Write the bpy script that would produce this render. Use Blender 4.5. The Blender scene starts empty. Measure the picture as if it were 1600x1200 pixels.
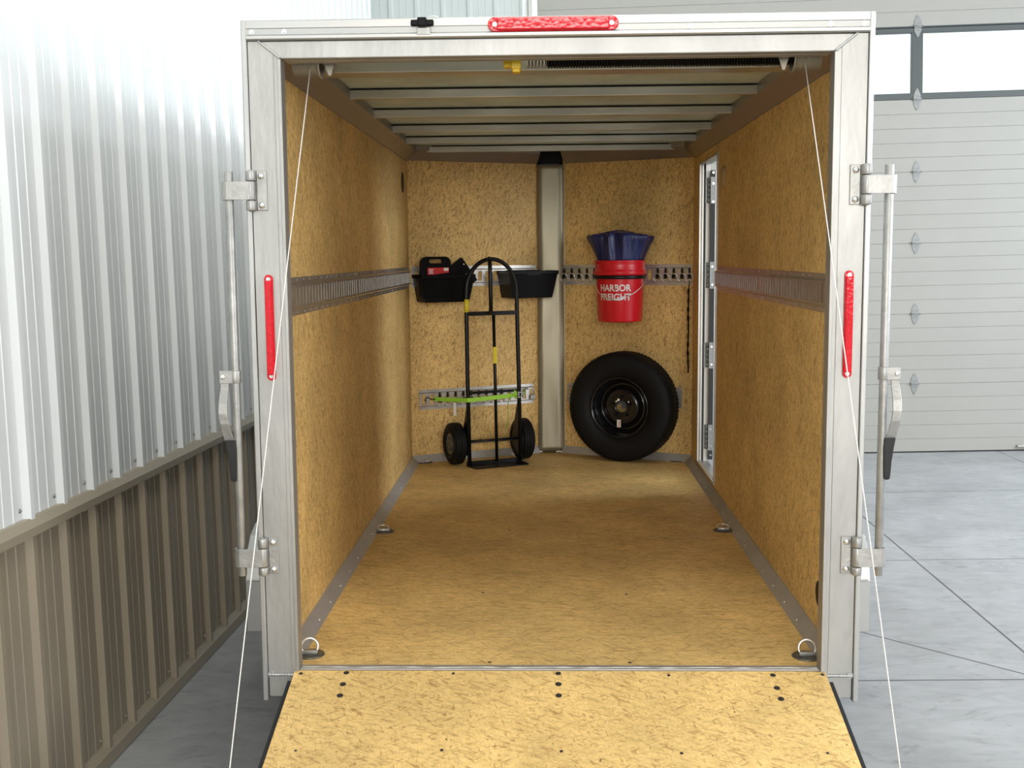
import bpy, bmesh, math, random
from mathutils import Matrix, Vector
PI = math.pi
random.seed(7)
SC = bpy.context.scene
C = SC.collection

# ------------------------------------------------------------------ camera
cam_d = bpy.data.cameras.new('camera'); cam = bpy.data.objects.new('camera', cam_d); C.objects.link(cam)
def rotm(rx, ry, rz):
    cx, sx = math.cos(rx), math.sin(rx); cy, sy = math.cos(ry), math.sin(ry); cz, sz = math.cos(rz), math.sin(rz)
    B = Matrix(((1, 0, 0), (0, 0, -1), (0, 1, 0)))
    yaw = Matrix(((cz, -sz, 0), (sz, cz, 0), (0, 0, 1)))
    pit = Matrix(((1, 0, 0), (0, cx, -sx), (0, sx, cx)))
    rol = Matrix(((cy, -sy, 0), (sy, cy, 0), (0, 0, 1)))
    return rol @ pit @ B @ yaw
RB = rotm(0.10014551775929305, -0.02580880683477357, -0.05122341288307769)
RT = rotm(0.11266890829735095, -0.008601667738657904, -0.029550921082572384)
CAM = Vector((0, 0, 1.6961446753667038))
CT = Vector((-0.03389080771072773, -3.297673540440821, 1.242497098409609))
cm = Matrix((RB[0], -RB[1], -RB[2])).transposed().to_4x4(); cm.translation = CAM
cam.matrix_world = cm
cam_d.sensor_width = 36; cam_d.lens = 36 * 1776.478 / 1600
cam_d.clip_start = 0.05; cam_d.clip_end = 200
SC.camera = cam
M3 = RB.transposed() @ RT
TM = M3.to_4x4(); TM.translation = CAM - M3 @ CT          # trailer frame -> world

# ------------------------------------------------------------------ view, world, lights
SC.view_settings.view_transform = 'Standard'; SC.view_settings.look = 'None'
SC.view_settings.exposure = 0.0; SC.view_settings.gamma = 1.0; SC.view_settings.use_curve_mapping = False
w = bpy.data.worlds.new('daylight'); SC.world = w; w.use_nodes = True
bg = w.node_tree.nodes['Background']; bg.inputs[0].default_value = (0.90, 0.95, 1.0, 1); bg.inputs[1].default_value = 0.80
# the open daylight lies beyond the big door (+Y); behind and beside the camera is the dimmer building
_wn, _wl = w.node_tree.nodes, w.node_tree.links
_tc = _wn.new('ShaderNodeTexCoord'); _sp = _wn.new('ShaderNodeSeparateXYZ'); _mr = _wn.new('ShaderNodeMapRange')
_wl.new(_tc.outputs['Generated'], _sp.inputs[0]); _wl.new(_sp.outputs['Y'], _mr.inputs['Value'])
_mr.inputs['From Min'].default_value = 0.35; _mr.inputs['From Max'].default_value = 0.7; _mr.inputs['To Min'].default_value = 0.36; _mr.inputs['To Max'].default_value = 1.6
_wl.new(_mr.outputs[0], bg.inputs[1])

def area(name, loc, look, sx, sy, power, col):
    d = bpy.data.lights.new(name, 'AREA'); d.shape = 'RECTANGLE'; d.size = sx; d.size_y = sy; d.energy = power; d.color = col
    o = bpy.data.objects.new(name, d); C.objects.link(o); o.location = loc
    o.rotation_euler = (Vector(look) - Vector(loc)).to_track_quat('-Z', 'Y').to_euler()
    return o
area('behind_camera_fill_light', (2.0, -20.0, 4.0), (-0.1, 3.0, 1.0), 16.0, 5.0, 3050, (1.0, 0.97, 0.92))  # unseen fill added far behind the camera to light the trailer interior; no doorway
area('assumed_high_side_light', (9.0, 5.0, 5.6), (0, 5.0, 1.5), 9.0, 1.0, 175, (0.80, 0.90, 1.0))  # unseen area light, assumed from the left wall's shadow edge; no window is built
for xx, yy, pw in ((0.7, 1.0, 92), (0.7, 4.2, 105), (0.7, 7.2, 28)):
    area('overhead_fill_light', (xx, yy, 6.2), (xx - 0.2, yy, 0), 1.2, 2.6, pw, (1.0, 0.97, 0.90))  # unseen overhead lights added to brighten the lower left wall; no fixtures built
area('side_fill_light', (9.0, -0.5, 2.8), (-1.6, 3.0, 1.2), 4.0, 3.0, 380, (0.93, 0.96, 1.0))  # unseen fill added on the right to brighten the left wall
area('side_door_fill_light', (7.0, 6.8, 2.6), (0.8, 6.1, 0.5), 2.2, 1.6, 280, (0.80, 0.88, 1.0))  # added light aimed through the side door to lift the trailer floor

# ------------------------------------------------------------------ materials
def nodes_of(m):
    m.use_nodes = True; return m.node_tree.nodes, m.node_tree.links, m.node_tree.nodes['Principled BSDF']
def mat(name, col, rough=0.5, metal=0.0, var=0.0, vscale=6.0, bump=0.0, bscale=60.0, stretch=(1, 1, 1), **kw):
    m = bpy.data.materials.new(name); N, L, b = nodes_of(m)
    b.inputs['Base Color'].default_value = (*col, 1); b.inputs['Roughness'].default_value = rough; b.inputs['Metallic'].default_value = metal
    for k, v in kw.items():
        b.inputs[k.replace('_', ' ')].default_value = v
    tc = N.new('ShaderNodeTexCoord'); mp = N.new('ShaderNodeMapping'); mp.inputs['Scale'].default_value = stretch
    L.new(tc.outputs['Object'], mp.inputs['Vector'])
    n = N.new('ShaderNodeTexNoise'); n.inputs['Scale'].default_value = vscale; n.inputs['Detail'].default_value = 6
    L.new(mp.outputs[0], n.inputs['Vector'])
    r = N.new('ShaderNodeMapRange'); r.inputs['From Min'].default_value = 0.3; r.inputs['From Max'].default_value = 0.7
    r.inputs['To Min'].default_value = 1 - var; r.inputs['To Max'].default_value = 1 + var * 0.5
    L.new(n.outputs['Fac'], r.inputs['Value'])
    mx = N.new('ShaderNodeVectorMath'); mx.operation = 'SCALE'; mx.inputs[0].default_value = col
    L.new(r.outputs[0], mx.inputs['Scale']); L.new(mx.outputs[0], b.inputs['Base Color'])
    if bump:
        n2 = N.new('ShaderNodeTexNoise'); n2.inputs['Scale'].default_value = bscale; n2.inputs['Detail'].default_value = 3
        L.new(mp.outputs[0], n2.inputs['Vector'])
        bp = N.new('ShaderNodeBump'); bp.inputs['Strength'].default_value = bump; bp.inputs['Distance'].default_value = 0.01
        L.new(n2.outputs['Fac'], bp.inputs['Height']); L.new(bp.outputs[0], b.inputs['Normal'])
    return m

def strand_board(name, axis, run, col=(0.83, 0.565, 0.215), dark=(0.30, 0.155, 0.045), amount=0.62, speck=0.5, long=5.0, fscale=30.0):
    """wood strand board: strands in several directions inside the plane whose normal is `axis`; `run` = main direction angle"""
    m = bpy.data.materials.new(name); N, L, b = nodes_of(m)
    b.inputs['Roughness'].default_value = 0.52; b.inputs['Specular IOR Level'].default_value = 0.28
    tc = N.new('ShaderNodeTexCoord'); fac = None; lite = None
    rots = [run, run + 0.75, run - 0.7, run + 1.45]; wts = [1.0, 0.7, 0.7, 0.45]
    for i, (a, wt) in enumerate(zip(rots, wts)):
        rt = N.new('ShaderNodeMapping'); e = [0, 0, 0]; e['XYZ'.index(axis)] = a; rt.inputs['Rotation'].default_value = e
        rt.inputs['Location'].default_value = (i * 3.7, i * 1.3, i * 2.1)
        L.new(tc.outputs['Object'], rt.inputs['Vector'])
        st = N.new('ShaderNodeMapping')
        k = {'X': 1, 'Y': 0, 'Z': 0}[axis]; s = [1, 1, 1]; s[k] = 1 / long; st.inputs['Scale'].default_value = s
        L.new(rt.outputs[0], st.inputs['Vector'])
        n = N.new('ShaderNodeTexNoise'); n.inputs['Scale'].default_value = fscale * (1 + 0.35 * i); n.inputs['Detail'].default_value = 5; n.inputs['Roughness'].default_value = 0.62
        n.inputs['Distortion'].default_value = 0.5
        L.new(st.outputs[0], n.inputs['Vector'])
        r = N.new('ShaderNodeMapRange'); r.inputs['From Min'].default_value = 0.53; r.inputs['From Max'].default_value = 0.66; r.inputs['To Max'].default_value = wt
        L.new(n.outputs['Fac'], r.inputs['Value'])
        r2 = N.new('ShaderNodeMapRange'); r2.inputs['From Min'].default_value = 0.46; r2.inputs['From Max'].default_value = 0.28; r2.inputs['To Max'].default_value = wt
        L.new(n.outputs['Fac'], r2.inputs['Value'])
        if fac is None: fac, lite = r.outputs[0], r2.outputs[0]
        else:
            a1 = N.new('ShaderNodeMath'); a1.operation = 'MAXIMUM'; L.new(fac, a1.inputs[0]); L.new(r.outputs[0], a1.inputs[1]); fac = a1.outputs[0]
            a2 = N.new('ShaderNodeMath'); a2.operation = 'MAXIMUM'; L.new(lite, a2.inputs[0]); L.new(r2.outputs[0], a2.inputs[1]); lite = a2.outputs[0]
    big = N.new('ShaderNodeTexNoise'); big.inputs['Scale'].default_value = 3.0; big.inputs['Detail'].default_value = 4; L.new(tc.outputs['Object'], big.inputs['Vector'])
    br = N.new('ShaderNodeMapRange'); br.inputs['From Min'].default_value = 0.3; br.inputs['From Max'].default_value = 0.7; br.inputs['To Min'].default_value = 0.82; br.inputs['To Max'].default_value = 1.1
    L.new(big.outputs['Fac'], br.inputs['Value'])
    sc = N.new('ShaderNodeMath'); sc.operation = 'MULTIPLY'; sc.inputs[1].default_value = amount; L.new(fac, sc.inputs[0])
    c1 = N.new('ShaderNodeMix'); c1.data_type = 'RGBA'; c1.inputs['A'].default_value = (*col, 1); c1.inputs['B'].default_value = (*dark, 1); L.new(sc.outputs[0], c1.inputs['Factor'])
    sl = N.new('ShaderNodeMath'); sl.operation = 'MULTIPLY'; sl.inputs[1].default_value = 0.45; L.new(lite, sl.inputs[0])
    c2 = N.new('ShaderNodeMix'); c2.data_type = 'RGBA'; c2.inputs['B'].default_value = (min(1, col[0] * 1.28), col[1] * 1.32, col[2] * 1.5, 1)
    L.new(c1.outputs['Result'], c2.inputs['A']); L.new(sl.outputs[0], c2.inputs['Factor'])
    src = c2.outputs['Result']
    for i, (a, sc_, th, amt) in enumerate(((run, 165, 0.62, 0.5), (run + 1.0, 140, 0.635, 0.48), (run - 0.9, 140, 0.635, 0.48), (run + 0.3, 55, 0.66, 0.45))):
        rt = N.new('ShaderNodeMapping'); e = [0, 0, 0]; e['XYZ'.index(axis)] = a; rt.inputs['Rotation'].default_value = e; rt.inputs['Location'].default_value = (5.1 + i, 2.2 * i, 7.7 - i)
        L.new(tc.outputs['Object'], rt.inputs['Vector'])
        st = N.new('ShaderNodeMapping'); q = [1, 1, 1]; q[{'X': 1, 'Y': 0, 'Z': 0}[axis]] = 1 / (long * 1.4); st.inputs['Scale'].default_value = q; L.new(rt.outputs[0], st.inputs['Vector'])
        n = N.new('ShaderNodeTexNoise'); n.inputs['Scale'].default_value = sc_; n.inputs['Detail'].default_value = 2; n.inputs['Distortion'].default_value = 0.3; L.new(st.outputs[0], n.inputs['Vector'])
        r = N.new('ShaderNodeMapRange'); r.inputs['From Min'].default_value = th; r.inputs['From Max'].default_value = th + 0.05; r.inputs['To Max'].default_value = amt; L.new(n.outputs['Fac'], r.inputs['Value'])
        cx = N.new('ShaderNodeMix'); cx.data_type = 'RGBA'; cx.inputs['B'].default_value = (dark[0] * 0.9, dark[1] * 0.72, dark[2] * 0.7, 1)
        L.new(src, cx.inputs['A']); L.new(r.outputs[0], cx.inputs['Factor']); src = cx.outputs['Result']
    v = N.new('ShaderNodeTexVoronoi'); v.inputs['Scale'].default_value = 34; v.inputs['Randomness'].default_value = 1.0
    nz = N.new('ShaderNodeTexNoise'); nz.inputs['Scale'].default_value = 40
    L.new(tc.outputs['Object'], nz.inputs['Vector'])
    av = N.new('ShaderNodeVectorMath'); av.operation = 'MULTIPLY_ADD'; av.inputs[1].default_value = (0.03, 0.03, 0.03); L.new(nz.outputs['Color'], av.inputs[0]); L.new(tc.outputs['Object'], av.inputs[2])
    L.new(av.outputs[0], v.inputs['Vector'])
    vr = N.new('ShaderNodeMapRange'); vr.inputs['From Min'].default_value = 0.11; vr.inputs['From Max'].default_value = 0.05; vr.inputs['To Max'].default_value = speck
    L.new(v.outputs['Distance'], vr.inputs['Value'])
    sn = N.new('ShaderNodeTexNoise'); sn.inputs['Scale'].default_value = 9; L.new(tc.outputs['Object'], sn.inputs['Vector'])
    sr = N.new('ShaderNodeMapRange'); sr.inputs['From Min'].default_value = 0.47; sr.inputs['From Max'].default_value = 0.56; L.new(sn.outputs['Fac'], sr.inputs['Value'])
    sm_ = N.new('ShaderNodeMath'); sm_.operation = 'MULTIPLY'; L.new(vr.outputs[0], sm_.inputs[0]); L.new(sr.outputs[0], sm_.inputs[1])
    c3 = N.new('ShaderNodeMix'); c3.data_type = 'RGBA'; c3.inputs['B'].default_value = (0.09, 0.04, 0.012, 1)
    L.new(src, c3.inputs['A']); L.new(sm_.outputs[0], c3.inputs['Factor'])
    mul = N.new('ShaderNodeVectorMath'); mul.operation = 'SCALE'; L.new(c3.outputs['Result'], mul.inputs[0]); L.new(br.outputs[0], mul.inputs['Scale'])
    L.new(mul.outputs[0], b.inputs['Base Color'])
    bp = N.new('ShaderNodeBump'); bp.inputs['Strength'].default_value = 0.12; bp.inputs['Distance'].default_value = 0.003; L.new(fac, bp.inputs['Height']); L.new(bp.outputs[0], b.inputs['Normal'])
    return m

M = {}
M['alu'] = mat('mill_aluminium', (0.42, 0.415, 0.395), 0.45, 0.75, 0.14, 7.0, 0.15, 30.0, (1, 1, .35))
M['alu_rail'] = mat('extruded_aluminium', (0.46, 0.46, 0.445), 0.4, 0.8, 0.08, 5.0, 0.05, 20.0, (.2, 1, 1))
M['alu_trim'] = mat('interior_aluminium_trim', (0.56, 0.54, 0.51), 0.5, 0.7, 0.08, 8)
M['cove'] = mat('reflection_tinted_cove_trim', (0.36, 0.32, 0.29), 0.4, 0.85, 0.06, 8)  # aluminium cove with the wood's brown reflection put into its colour
M['cast'] = mat('cast_steel_zinc', (0.42, 0.415, 0.395), 0.45, 0.8, 0.16, 25, 0.1, 80)
M['bow'] = mat('galvanised_roof_bow', (0.60, 0.60, 0.55), 0.36, 0.8, 0.2, 10, 0.1, 25, (.3, 1, 1))
M['roof'] = mat('roof_sheet_inside', (0.60, 0.70, 0.66), 0.5, 0.3, 0.2, 6, 0.2, 9)
M['bolt'] = mat('bright_bolt', (0.85, 0.85, 0.85), 0.18, 1.0)
M['plate'] = mat('dark_steel_plate', (0.16, 0.16, 0.145), 0.35, 0.7)
M['darkscrew'] = mat('dark_flat_screw', (0.07, 0.065, 0.06), 0.4, 0.6)
M['etrack'] = mat('zinc_track', (0.62, 0.61, 0.58), 0.34, 0.7, 0.15, 20)
M['etrack_dark'] = mat('dim_reflection_zinc_track', (0.55, 0.535, 0.50), 0.3, 0.88, 0.15, 20)  # darker side-wall copy of the zinc, dim reflections put into its colour
M['post'] = mat('nose_post_sheet', (0.34, 0.31, 0.225), 0.42, 0.6, 0.06, 3, 0.25, 5.0, (1, 1, .7))
M['wood_floor'] = strand_board('strand_board_floor', 'Z', 0.0, amount=0.6, speck=0.5, long=7.0, fscale=80)
M['wood_ramp'] = strand_board('strand_board_ramp', 'Z', 0.35, amount=0.5, speck=0.95, long=4.5, fscale=75)
M['wood_side'] = strand_board('strand_board_side', 'X', 1.2, amount=0.8, speck=0.6, long=3.4, fscale=85)
M['wood_nose'] = strand_board('strand_board_nose', 'Y', 1.2, amount=0.85, speck=0.5, long=3.4, fscale=85)
M['black'] = mat('black_plastic', (0.0022, 0.0022, 0.003), 0.42, Specular_IOR_Level=0.15)
M['blackpaint'] = mat('black_powder_coat', (0.0045, 0.0045, 0.005), 0.36, Specular_IOR_Level=0.3)
M['glossblack'] = mat('gloss_black_paint', (0.006, 0.006, 0.007), 0.12)
M['rubber'] = mat('tyre_rubber', (0.0055, 0.0055, 0.006), 0.6, 0, 0.2, 30, Specular_IOR_Level=0.22)
M['grip'] = mat('handle_rubber', (0.010, 0.010, 0.011), 0.55)
M['chromeclip'] = mat('ring_steel', (0.85, 0.83, 0.78), 0.28, 0.7)
M['hinge'] = mat('hinge_steel', (0.24, 0.25, 0.245), 0.45, 0.4, 0.2, 60)
M['red'] = mat('red_bucket_plastic', (0.62, 0.008, 0.018), 0.30)
M['label_red'] = mat('red_label', (0.55, 0.02, 0.03), 0.4)
M['white'] = mat('white_print', (0.78, 0.76, 0.74), 0.45)
M['whiteplastic'] = mat('white_plastic', (0.80, 0.79, 0.76), 0.4)
M['yellow'] = mat('yellow_paint', (0.62, 0.40, 0.01), 0.4)
M['ylabel'] = mat('yellow_label', (0.75, 0.62, 0.03), 0.45)
M['lime'] = mat('lime_webbing', (0.36, 0.72, 0.06), 0.6, 0, 0.1, 80)
M['blue'] = mat('blue_nylon', (0.012, 0.019, 0.105), 0.38, 0, 0.25, 12, 0.25, 25)
M['cable'] = mat('cable_steel', (0.82, 0.79, 0.74), 0.5, 0.2)
M['winding'] = mat('wound_cable', (0.32, 0.29, 0.23), 0.5, 0.5)
M['wall_white'] = mat('white_steel_sheet', (0.76, 0.785, 0.785), 0.27, 0.0, 0.03, 1.0, Coat_Weight=0.35, Coat_Roughness=0.16)
M['wall_grey'] = mat('pale_grey_steel_sheet', (0.50, 0.55, 0.53), 0.4, 0.0, 0.03, 1.0)
M['wainscot'] = mat('taupe_steel_sheet', (0.30, 0.25, 0.18), 0.38, 0.0, 0.06, 2.0)
M['wtrim'] = mat('taupe_steel_trim', (0.31, 0.265, 0.195), 0.38, 0.0, 0.04, 2.0)
M['door'] = mat('door_section_paint', (0.32, 0.315, 0.285), 0.5, 0.0, 0.03, 2.0, 0.05, 200)
M['door_dark'] = mat('window_section_frame', (0.055, 0.065, 0.065), 0.4)
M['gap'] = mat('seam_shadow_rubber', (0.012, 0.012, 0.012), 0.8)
M['ceiling'] = mat('ceiling_paint', (0.75, 0.76, 0.75), 0.6)
M['door_panel'] = mat('side_door_skin', (0.42, 0.43, 0.42), 0.35, 0.5)
M['seal'] = mat('door_seal', (0.02, 0.022, 0.022), 0.6)
M['skin'] = mat('trailer_outer_skin', (0.05, 0.05, 0.055), 0.3)
M['disc'] = mat('tan_plastic_cover', (0.48, 0.34, 0.17), 0.5)

def lens_mat():
    m = bpy.data.materials.new('red_lamp_lens'); N, L, b = nodes_of(m)
    b.inputs['Roughness'].default_value = 0.12
    tc = N.new('ShaderNodeTexCoord'); v = N.new('ShaderNodeTexVoronoi'); v.inputs['Scale'].default_value = 90; v.feature = 'F1'
    L.new(tc.outputs['Object'], v.inputs['Vector'])
    r = N.new('ShaderNodeValToRGB'); r.color_ramp.elements[0].color = (0.75, 0.008, 0.02, 1); r.color_ramp.elements[1].color = (0.50, 0.004, 0.012, 1)
    L.new(v.outputs['Distance'], r.inputs['Fac']); L.new(r.outputs[0], b.inputs['Base Color'])
    bp = N.new('ShaderNodeBump'); bp.inputs['Strength'].default_value = 0.15; bp.inputs['Distance'].default_value = 0.002
    L.new(v.outputs['Distance'], bp.inputs['Height']); L.new(bp.outputs[0], b.inputs['Normal'])
    return m
M['lens'] = lens_mat()

def glass_mat():
    m = bpy.data.materials.new('window_glass'); N, L, b = nodes_of(m)
    t = N.new('ShaderNodeBsdfTransparent'); t.inputs[0].default_value = (0.95, 0.98, 0.97, 1); g = N.new('ShaderNodeBsdfGlossy'); g.inputs['Roughness'].default_value = 0.03
    f = N.new('ShaderNodeFresnel'); f.inputs[0].default_value = 1.45; x = N.new('ShaderNodeMixShader')
    L.new(f.outputs[0], x.inputs[0]); L.new(t.outputs[0], x.inputs[1]); L.new(g.outputs[0], x.inputs[2])
    L.new(x.outputs[0], N['Material Output'].inputs['Surface'])
    return m
M['glass'] = glass_mat()

def concrete_mat():
    m = bpy.data.materials.new('polished_concrete'); N, L, b = nodes_of(m)
    tc = N.new('ShaderNodeTexCoord')
    def noise(scale, det, dist=0.0, st=(1, 1, 1), rough=0.55):
        mp = N.new('ShaderNodeMapping'); mp.inputs['Scale'].default_value = st; L.new(tc.outputs['Object'], mp.inputs['Vector'])
        n = N.new('ShaderNodeTexNoise'); n.inputs['Scale'].default_value = scale; n.inputs['Detail'].default_value = det; n.inputs['Distortion'].default_value = dist; n.inputs['Roughness'].default_value = rough
        L.new(mp.outputs[0], n.inputs['Vector']); return n.outputs['Fac']
    def rng(s, a, b_, c, d):
        r = N.new('ShaderNodeMapRange'); r.inputs['From Min'].default_value = a; r.inputs['From Max'].default_value = b_; r.inputs['To Min'].default_value = c; r.inputs['To Max'].default_value = d
        L.new(s, r.inputs['Value']); return r.outputs[0]
    def mul(a, b_):
        n = N.new('ShaderNodeMath'); n.operation = 'MULTIPLY'; L.new(a, n.inputs[0]); L.new(b_, n.inputs[1]); return n.outputs[0]
    f = mul(rng(noise(1.2, 6, 1.0), 0.3, 0.7, 0.82, 1.08), rng(noise(7, 8, 1.6, (0.6, 1.3, 1)), 0.35, 0.62, 0.88, 1.03))
    f = mul(f, rng(noise(3.5, 5, 3.5, (0.8, 1.4, 1), 0.7), 0.56, 0.70, 1.0, 0.70))
    sp = N.new('ShaderNodeSeparateXYZ'); L.new(tc.outputs['Object'], sp.inputs[0])
    def line(sig, pos, wd=0.004):
        a = N.new('ShaderNodeMath'); a.operation = 'SUBTRACT'; L.new(sig, a.inputs[0]); a.inputs[1].default_value = pos
        c = N.new('ShaderNodeMath'); c.operation = 'ABSOLUTE'; L.new(a.outputs[0], c.inputs[0])
        return rng(c.outputs[0], wd, wd * 1.6, 0.22, 1.0)
    for p in (1.93, 3.737, -0.02): f = mul(f, line(sp.outputs['X'], p))
    lt = N.new('ShaderNodeMath'); lt.operation = 'LESS_THAN'; L.new(sp.outputs['X'], lt.inputs[0]); lt.inputs[1].default_value = -0.02
    for p in (8.35, 6.417, 4.535, 2.6):
        mm = N.new('ShaderNodeMath'); mm.operation = 'MAXIMUM'; L.new(line(sp.outputs['Y'], p), mm.inputs[0]); L.new(lt.outputs[0], mm.inputs[1]); f = mul(f, mm.outputs[0])
    # diagonal saw cut
    ad = N.new('ShaderNodeMath'); ad.operation = 'MULTIPLY_ADD'; ad.inputs[1].default_value = 1.0722; L.new(sp.outputs['X'], ad.inputs[0]); L.new(sp.outputs['Y'], ad.inputs[2])
    dl = line(ad.outputs[0], 6.556, 0.006); gx = N.new('ShaderNodeMath'); gx.operation = 'GREATER_THAN'; L.new(sp.outputs['X'], gx.inputs[0]); gx.inputs[1].default_value = 1.93
    mxm = N.new('ShaderNodeMath'); mxm.operation = 'MAXIMUM'; L.new(dl, mxm.inputs[0]); L.new(gx.outputs[0], mxm.inputs[1]); f = mul(f, mxm.outputs[0])
    vm = N.new('ShaderNodeVectorMath'); vm.operation = 'SCALE'; vm.inputs[0].default_value = (0.40, 0.405, 0.41); L.new(f, vm.inputs['Scale']); L.new(vm.outputs[0], b.inputs['Base Color'])
    L.new(rng(noise(5, 5, 1.0), 0.3, 0.7, 0.30, 0.48), b.inputs['Roughness'])
    return m
M['concrete'] = concrete_mat()

# ------------------------------------------------------------------ mesh helpers
class MB:
    def __init__(s): s.bm = bmesh.new()
    def _xf(s, vs, mtx):
        if mtx is not None: bmesh.ops.transform(s.bm, matrix=mtx, verts=vs)
        return s
    def box(s, a, b, mtx=None, bevel=0.0):
        x0, y0, z0 = a; x1, y1, z1 = b
        vs = [s.bm.verts.new(p) for p in ((x0, y0, z0), (x1, y0, z0), (x1, y1, z0), (x0, y1, z0), (x0, y0, z1), (x1, y0, z1), (x1, y1, z1), (x0, y1, z1))]
        fs = [s.bm.faces.new([vs[i] for i in f]) for f in ((0, 3, 2, 1), (4, 5, 6, 7), (0, 1, 5, 4), (1, 2, 6, 5), (2, 3, 7, 6), (3, 0, 4, 7))]
        if (x1 - x0) * (y1 - y0) * (z1 - z0) < 0: bmesh.ops.reverse_faces(s.bm, faces=fs)
        if bevel:
            es = list({e for f in fs for e in f.edges})
            r = bmesh.ops.bevel(s.bm, geom=es, offset=bevel, segments=2, affect='EDGES', profile=0.5)
            vs = list({v for f in r['faces'] for v in f.verts} | {v for v in vs if v.is_valid})
        return s._xf(vs, mtx)
    def prism(s, pts, axis, a, b, mtx=None, smooth=False):
        """polygon pts (2D) extruded along axis from a to b"""
        def P(p, t):
            return {'X': (t, p[0], p[1]), 'Y': (p[0], t, p[1]), 'Z': (p[0], p[1], t)}[axis]
        va = [s.bm.verts.new(P(p, a)) for p in pts]; vb = [s.bm.verts.new(P(p, b)) for p in pts]
        n = len(pts); fs = [s.bm.faces.new(va), s.bm.faces.new(vb[::-1])]
        for i in range(n):
            f = s.bm.faces.new((va[i], vb[i], vb[(i + 1) % n], va[(i + 1) % n])); f.smooth = smooth; fs.append(f)
        bmesh.ops.recalc_face_normals(s.bm, faces=fs)
        return s._xf(va + vb, mtx)
    def sheet(s, pts, axis, a, b, th, mtx=None):
        """open polyline profile extruded along axis, given a thickness (offset along profile normal)"""
        n = len(pts); off = []
        for i in range(n):
            p0 = Vector(pts[max(i - 1, 0)]); p1 = Vector(pts[min(i + 1, n - 1)]); d = (p1 - p0).normalized(); off.append((pts[i][0] - d.y * th, pts[i][1] + d.x * th))
        return s.prism(list(pts) + off[::-1], axis, a, b, mtx)
    def cyl(s, p0, p1, r, seg=20, r2=None, smooth=True, mtx=None):
        p0 = Vector(p0); p1 = Vector(p1); d = p1 - p0; q = d.to_track_quat('Z', 'Y').to_matrix(); r2 = r if r2 is None else r2
        A = [s.bm.verts.new(p0 + q @ Vector((r * math.cos(2 * PI * i / seg), r * math.sin(2 * PI * i / seg), 0))) for i in range(seg)]
        B = [s.bm.verts.new(p1 + q @ Vector((r2 * math.cos(2 * PI * i / seg), r2 * math.sin(2 * PI * i / seg), 0))) for i in range(seg)]
        s.bm.faces.new(A[::-1]); s.bm.faces.new(B)
        for i in range(seg):
            f = s.bm.faces.new((A[i], A[(i + 1) % seg], B[(i + 1) % seg], B[i])); f.smooth = smooth
        return s._xf(A + B, mtx)
    def tube(s, pts, r, seg=10, closed=False, mtx=None, flat=None):
        pts = [Vector(p) for p in pts]; n = len(pts); rings = []; up = None
        for i in range(n):
            if closed: d = (pts[(i + 1) % n] - pts[i - 1]).normalized()
            else: d = (pts[min(i + 1, n - 1)] - pts[max(i - 1, 0)]).normalized()
            if up is None:
                up = Vector((0, 0, 1)) if abs(d.z) < 0.9 else Vector((1, 0, 0))
            side = d.cross(up).normalized(); up = side.cross(d).normalized()
            rr = r if not callable(r) else r(i / max(1, n - 1))
            ra, rb = (rr, rr) if flat is None else flat
            rings.append([s.bm.verts.new(pts[i] + side * (ra * math.cos(2 * PI * k / seg)) + up * (rb * math.sin(2 * PI * k / seg))) for k in range(seg)])
        m = n if closed else n - 1
        for i in range(m):
            a, b = rings[i], rings[(i + 1) % n]
            for k in range(seg):
                f = s.bm.faces.new((a[k], b[k], b[(k + 1) % seg], a[(k + 1) % seg])); f.smooth = True
        if not closed: s.bm.faces.new(rings[0]); s.bm.faces.new(rings[-1][::-1])
        return s._xf([v for r_ in rings for v in r_], mtx)
    def lathe(s, prof, seg=48, mtx=None, closed=False, fn=None):
        """profile (radius, height) turned about local Z"""
        rings = []
        for (r, z) in prof:
            ring = []
            for k in range(seg):
                a = 2 * PI * k / seg; rr, zz = (r, z) if fn is None else fn(r, z, a)
                ring.append(s.bm.verts.new((rr * math.cos(a), rr * math.sin(a), zz)))
            rings.append(ring)
        n = len(prof); m = n if closed else n - 1
        for i in range(m):
            a, b = rings[i], rings[(i + 1) % n]
            for k in range(seg):
                f = s.bm.faces.new((a[k], a[(k + 1) % seg], b[(k + 1) % seg], b[k])); f.smooth = True
        if not closed:
            for rg in (rings[0], rings[-1]):
                if True:
                    try: s.bm.faces.new(rg)
                    except ValueError: pass
        return s._xf([v for r_ in rings for v in r_], mtx)
    def obj(s, name, m, parent=None, org=None, recalc=True, bevel=0.0, autosmooth=False):
        if recalc: bmesh.ops.recalc_face_normals(s.bm, faces=s.bm.faces)
        if org is not None: bmesh.ops.translate(s.bm, verts=s.bm.verts, vec=-Vector(org))
        me = bpy.data.meshes.new(name); s.bm.to_mesh(me); s.bm.free()
        mats = m if isinstance(m, (list, tuple)) else [m]
        for q in mats: me.materials.append(M[q] if isinstance(q, str) else q)
        o = bpy.data.objects.new(name, me); C.objects.link(o)
        if parent is not None: o.parent = parent
        if bevel:
            b = o.modifiers.new('edge', 'BEVEL'); b.width = bevel; b.segments = 2; b.limit_method = 'ANGLE'; b.angle_limit = 0.7
        return o

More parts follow.
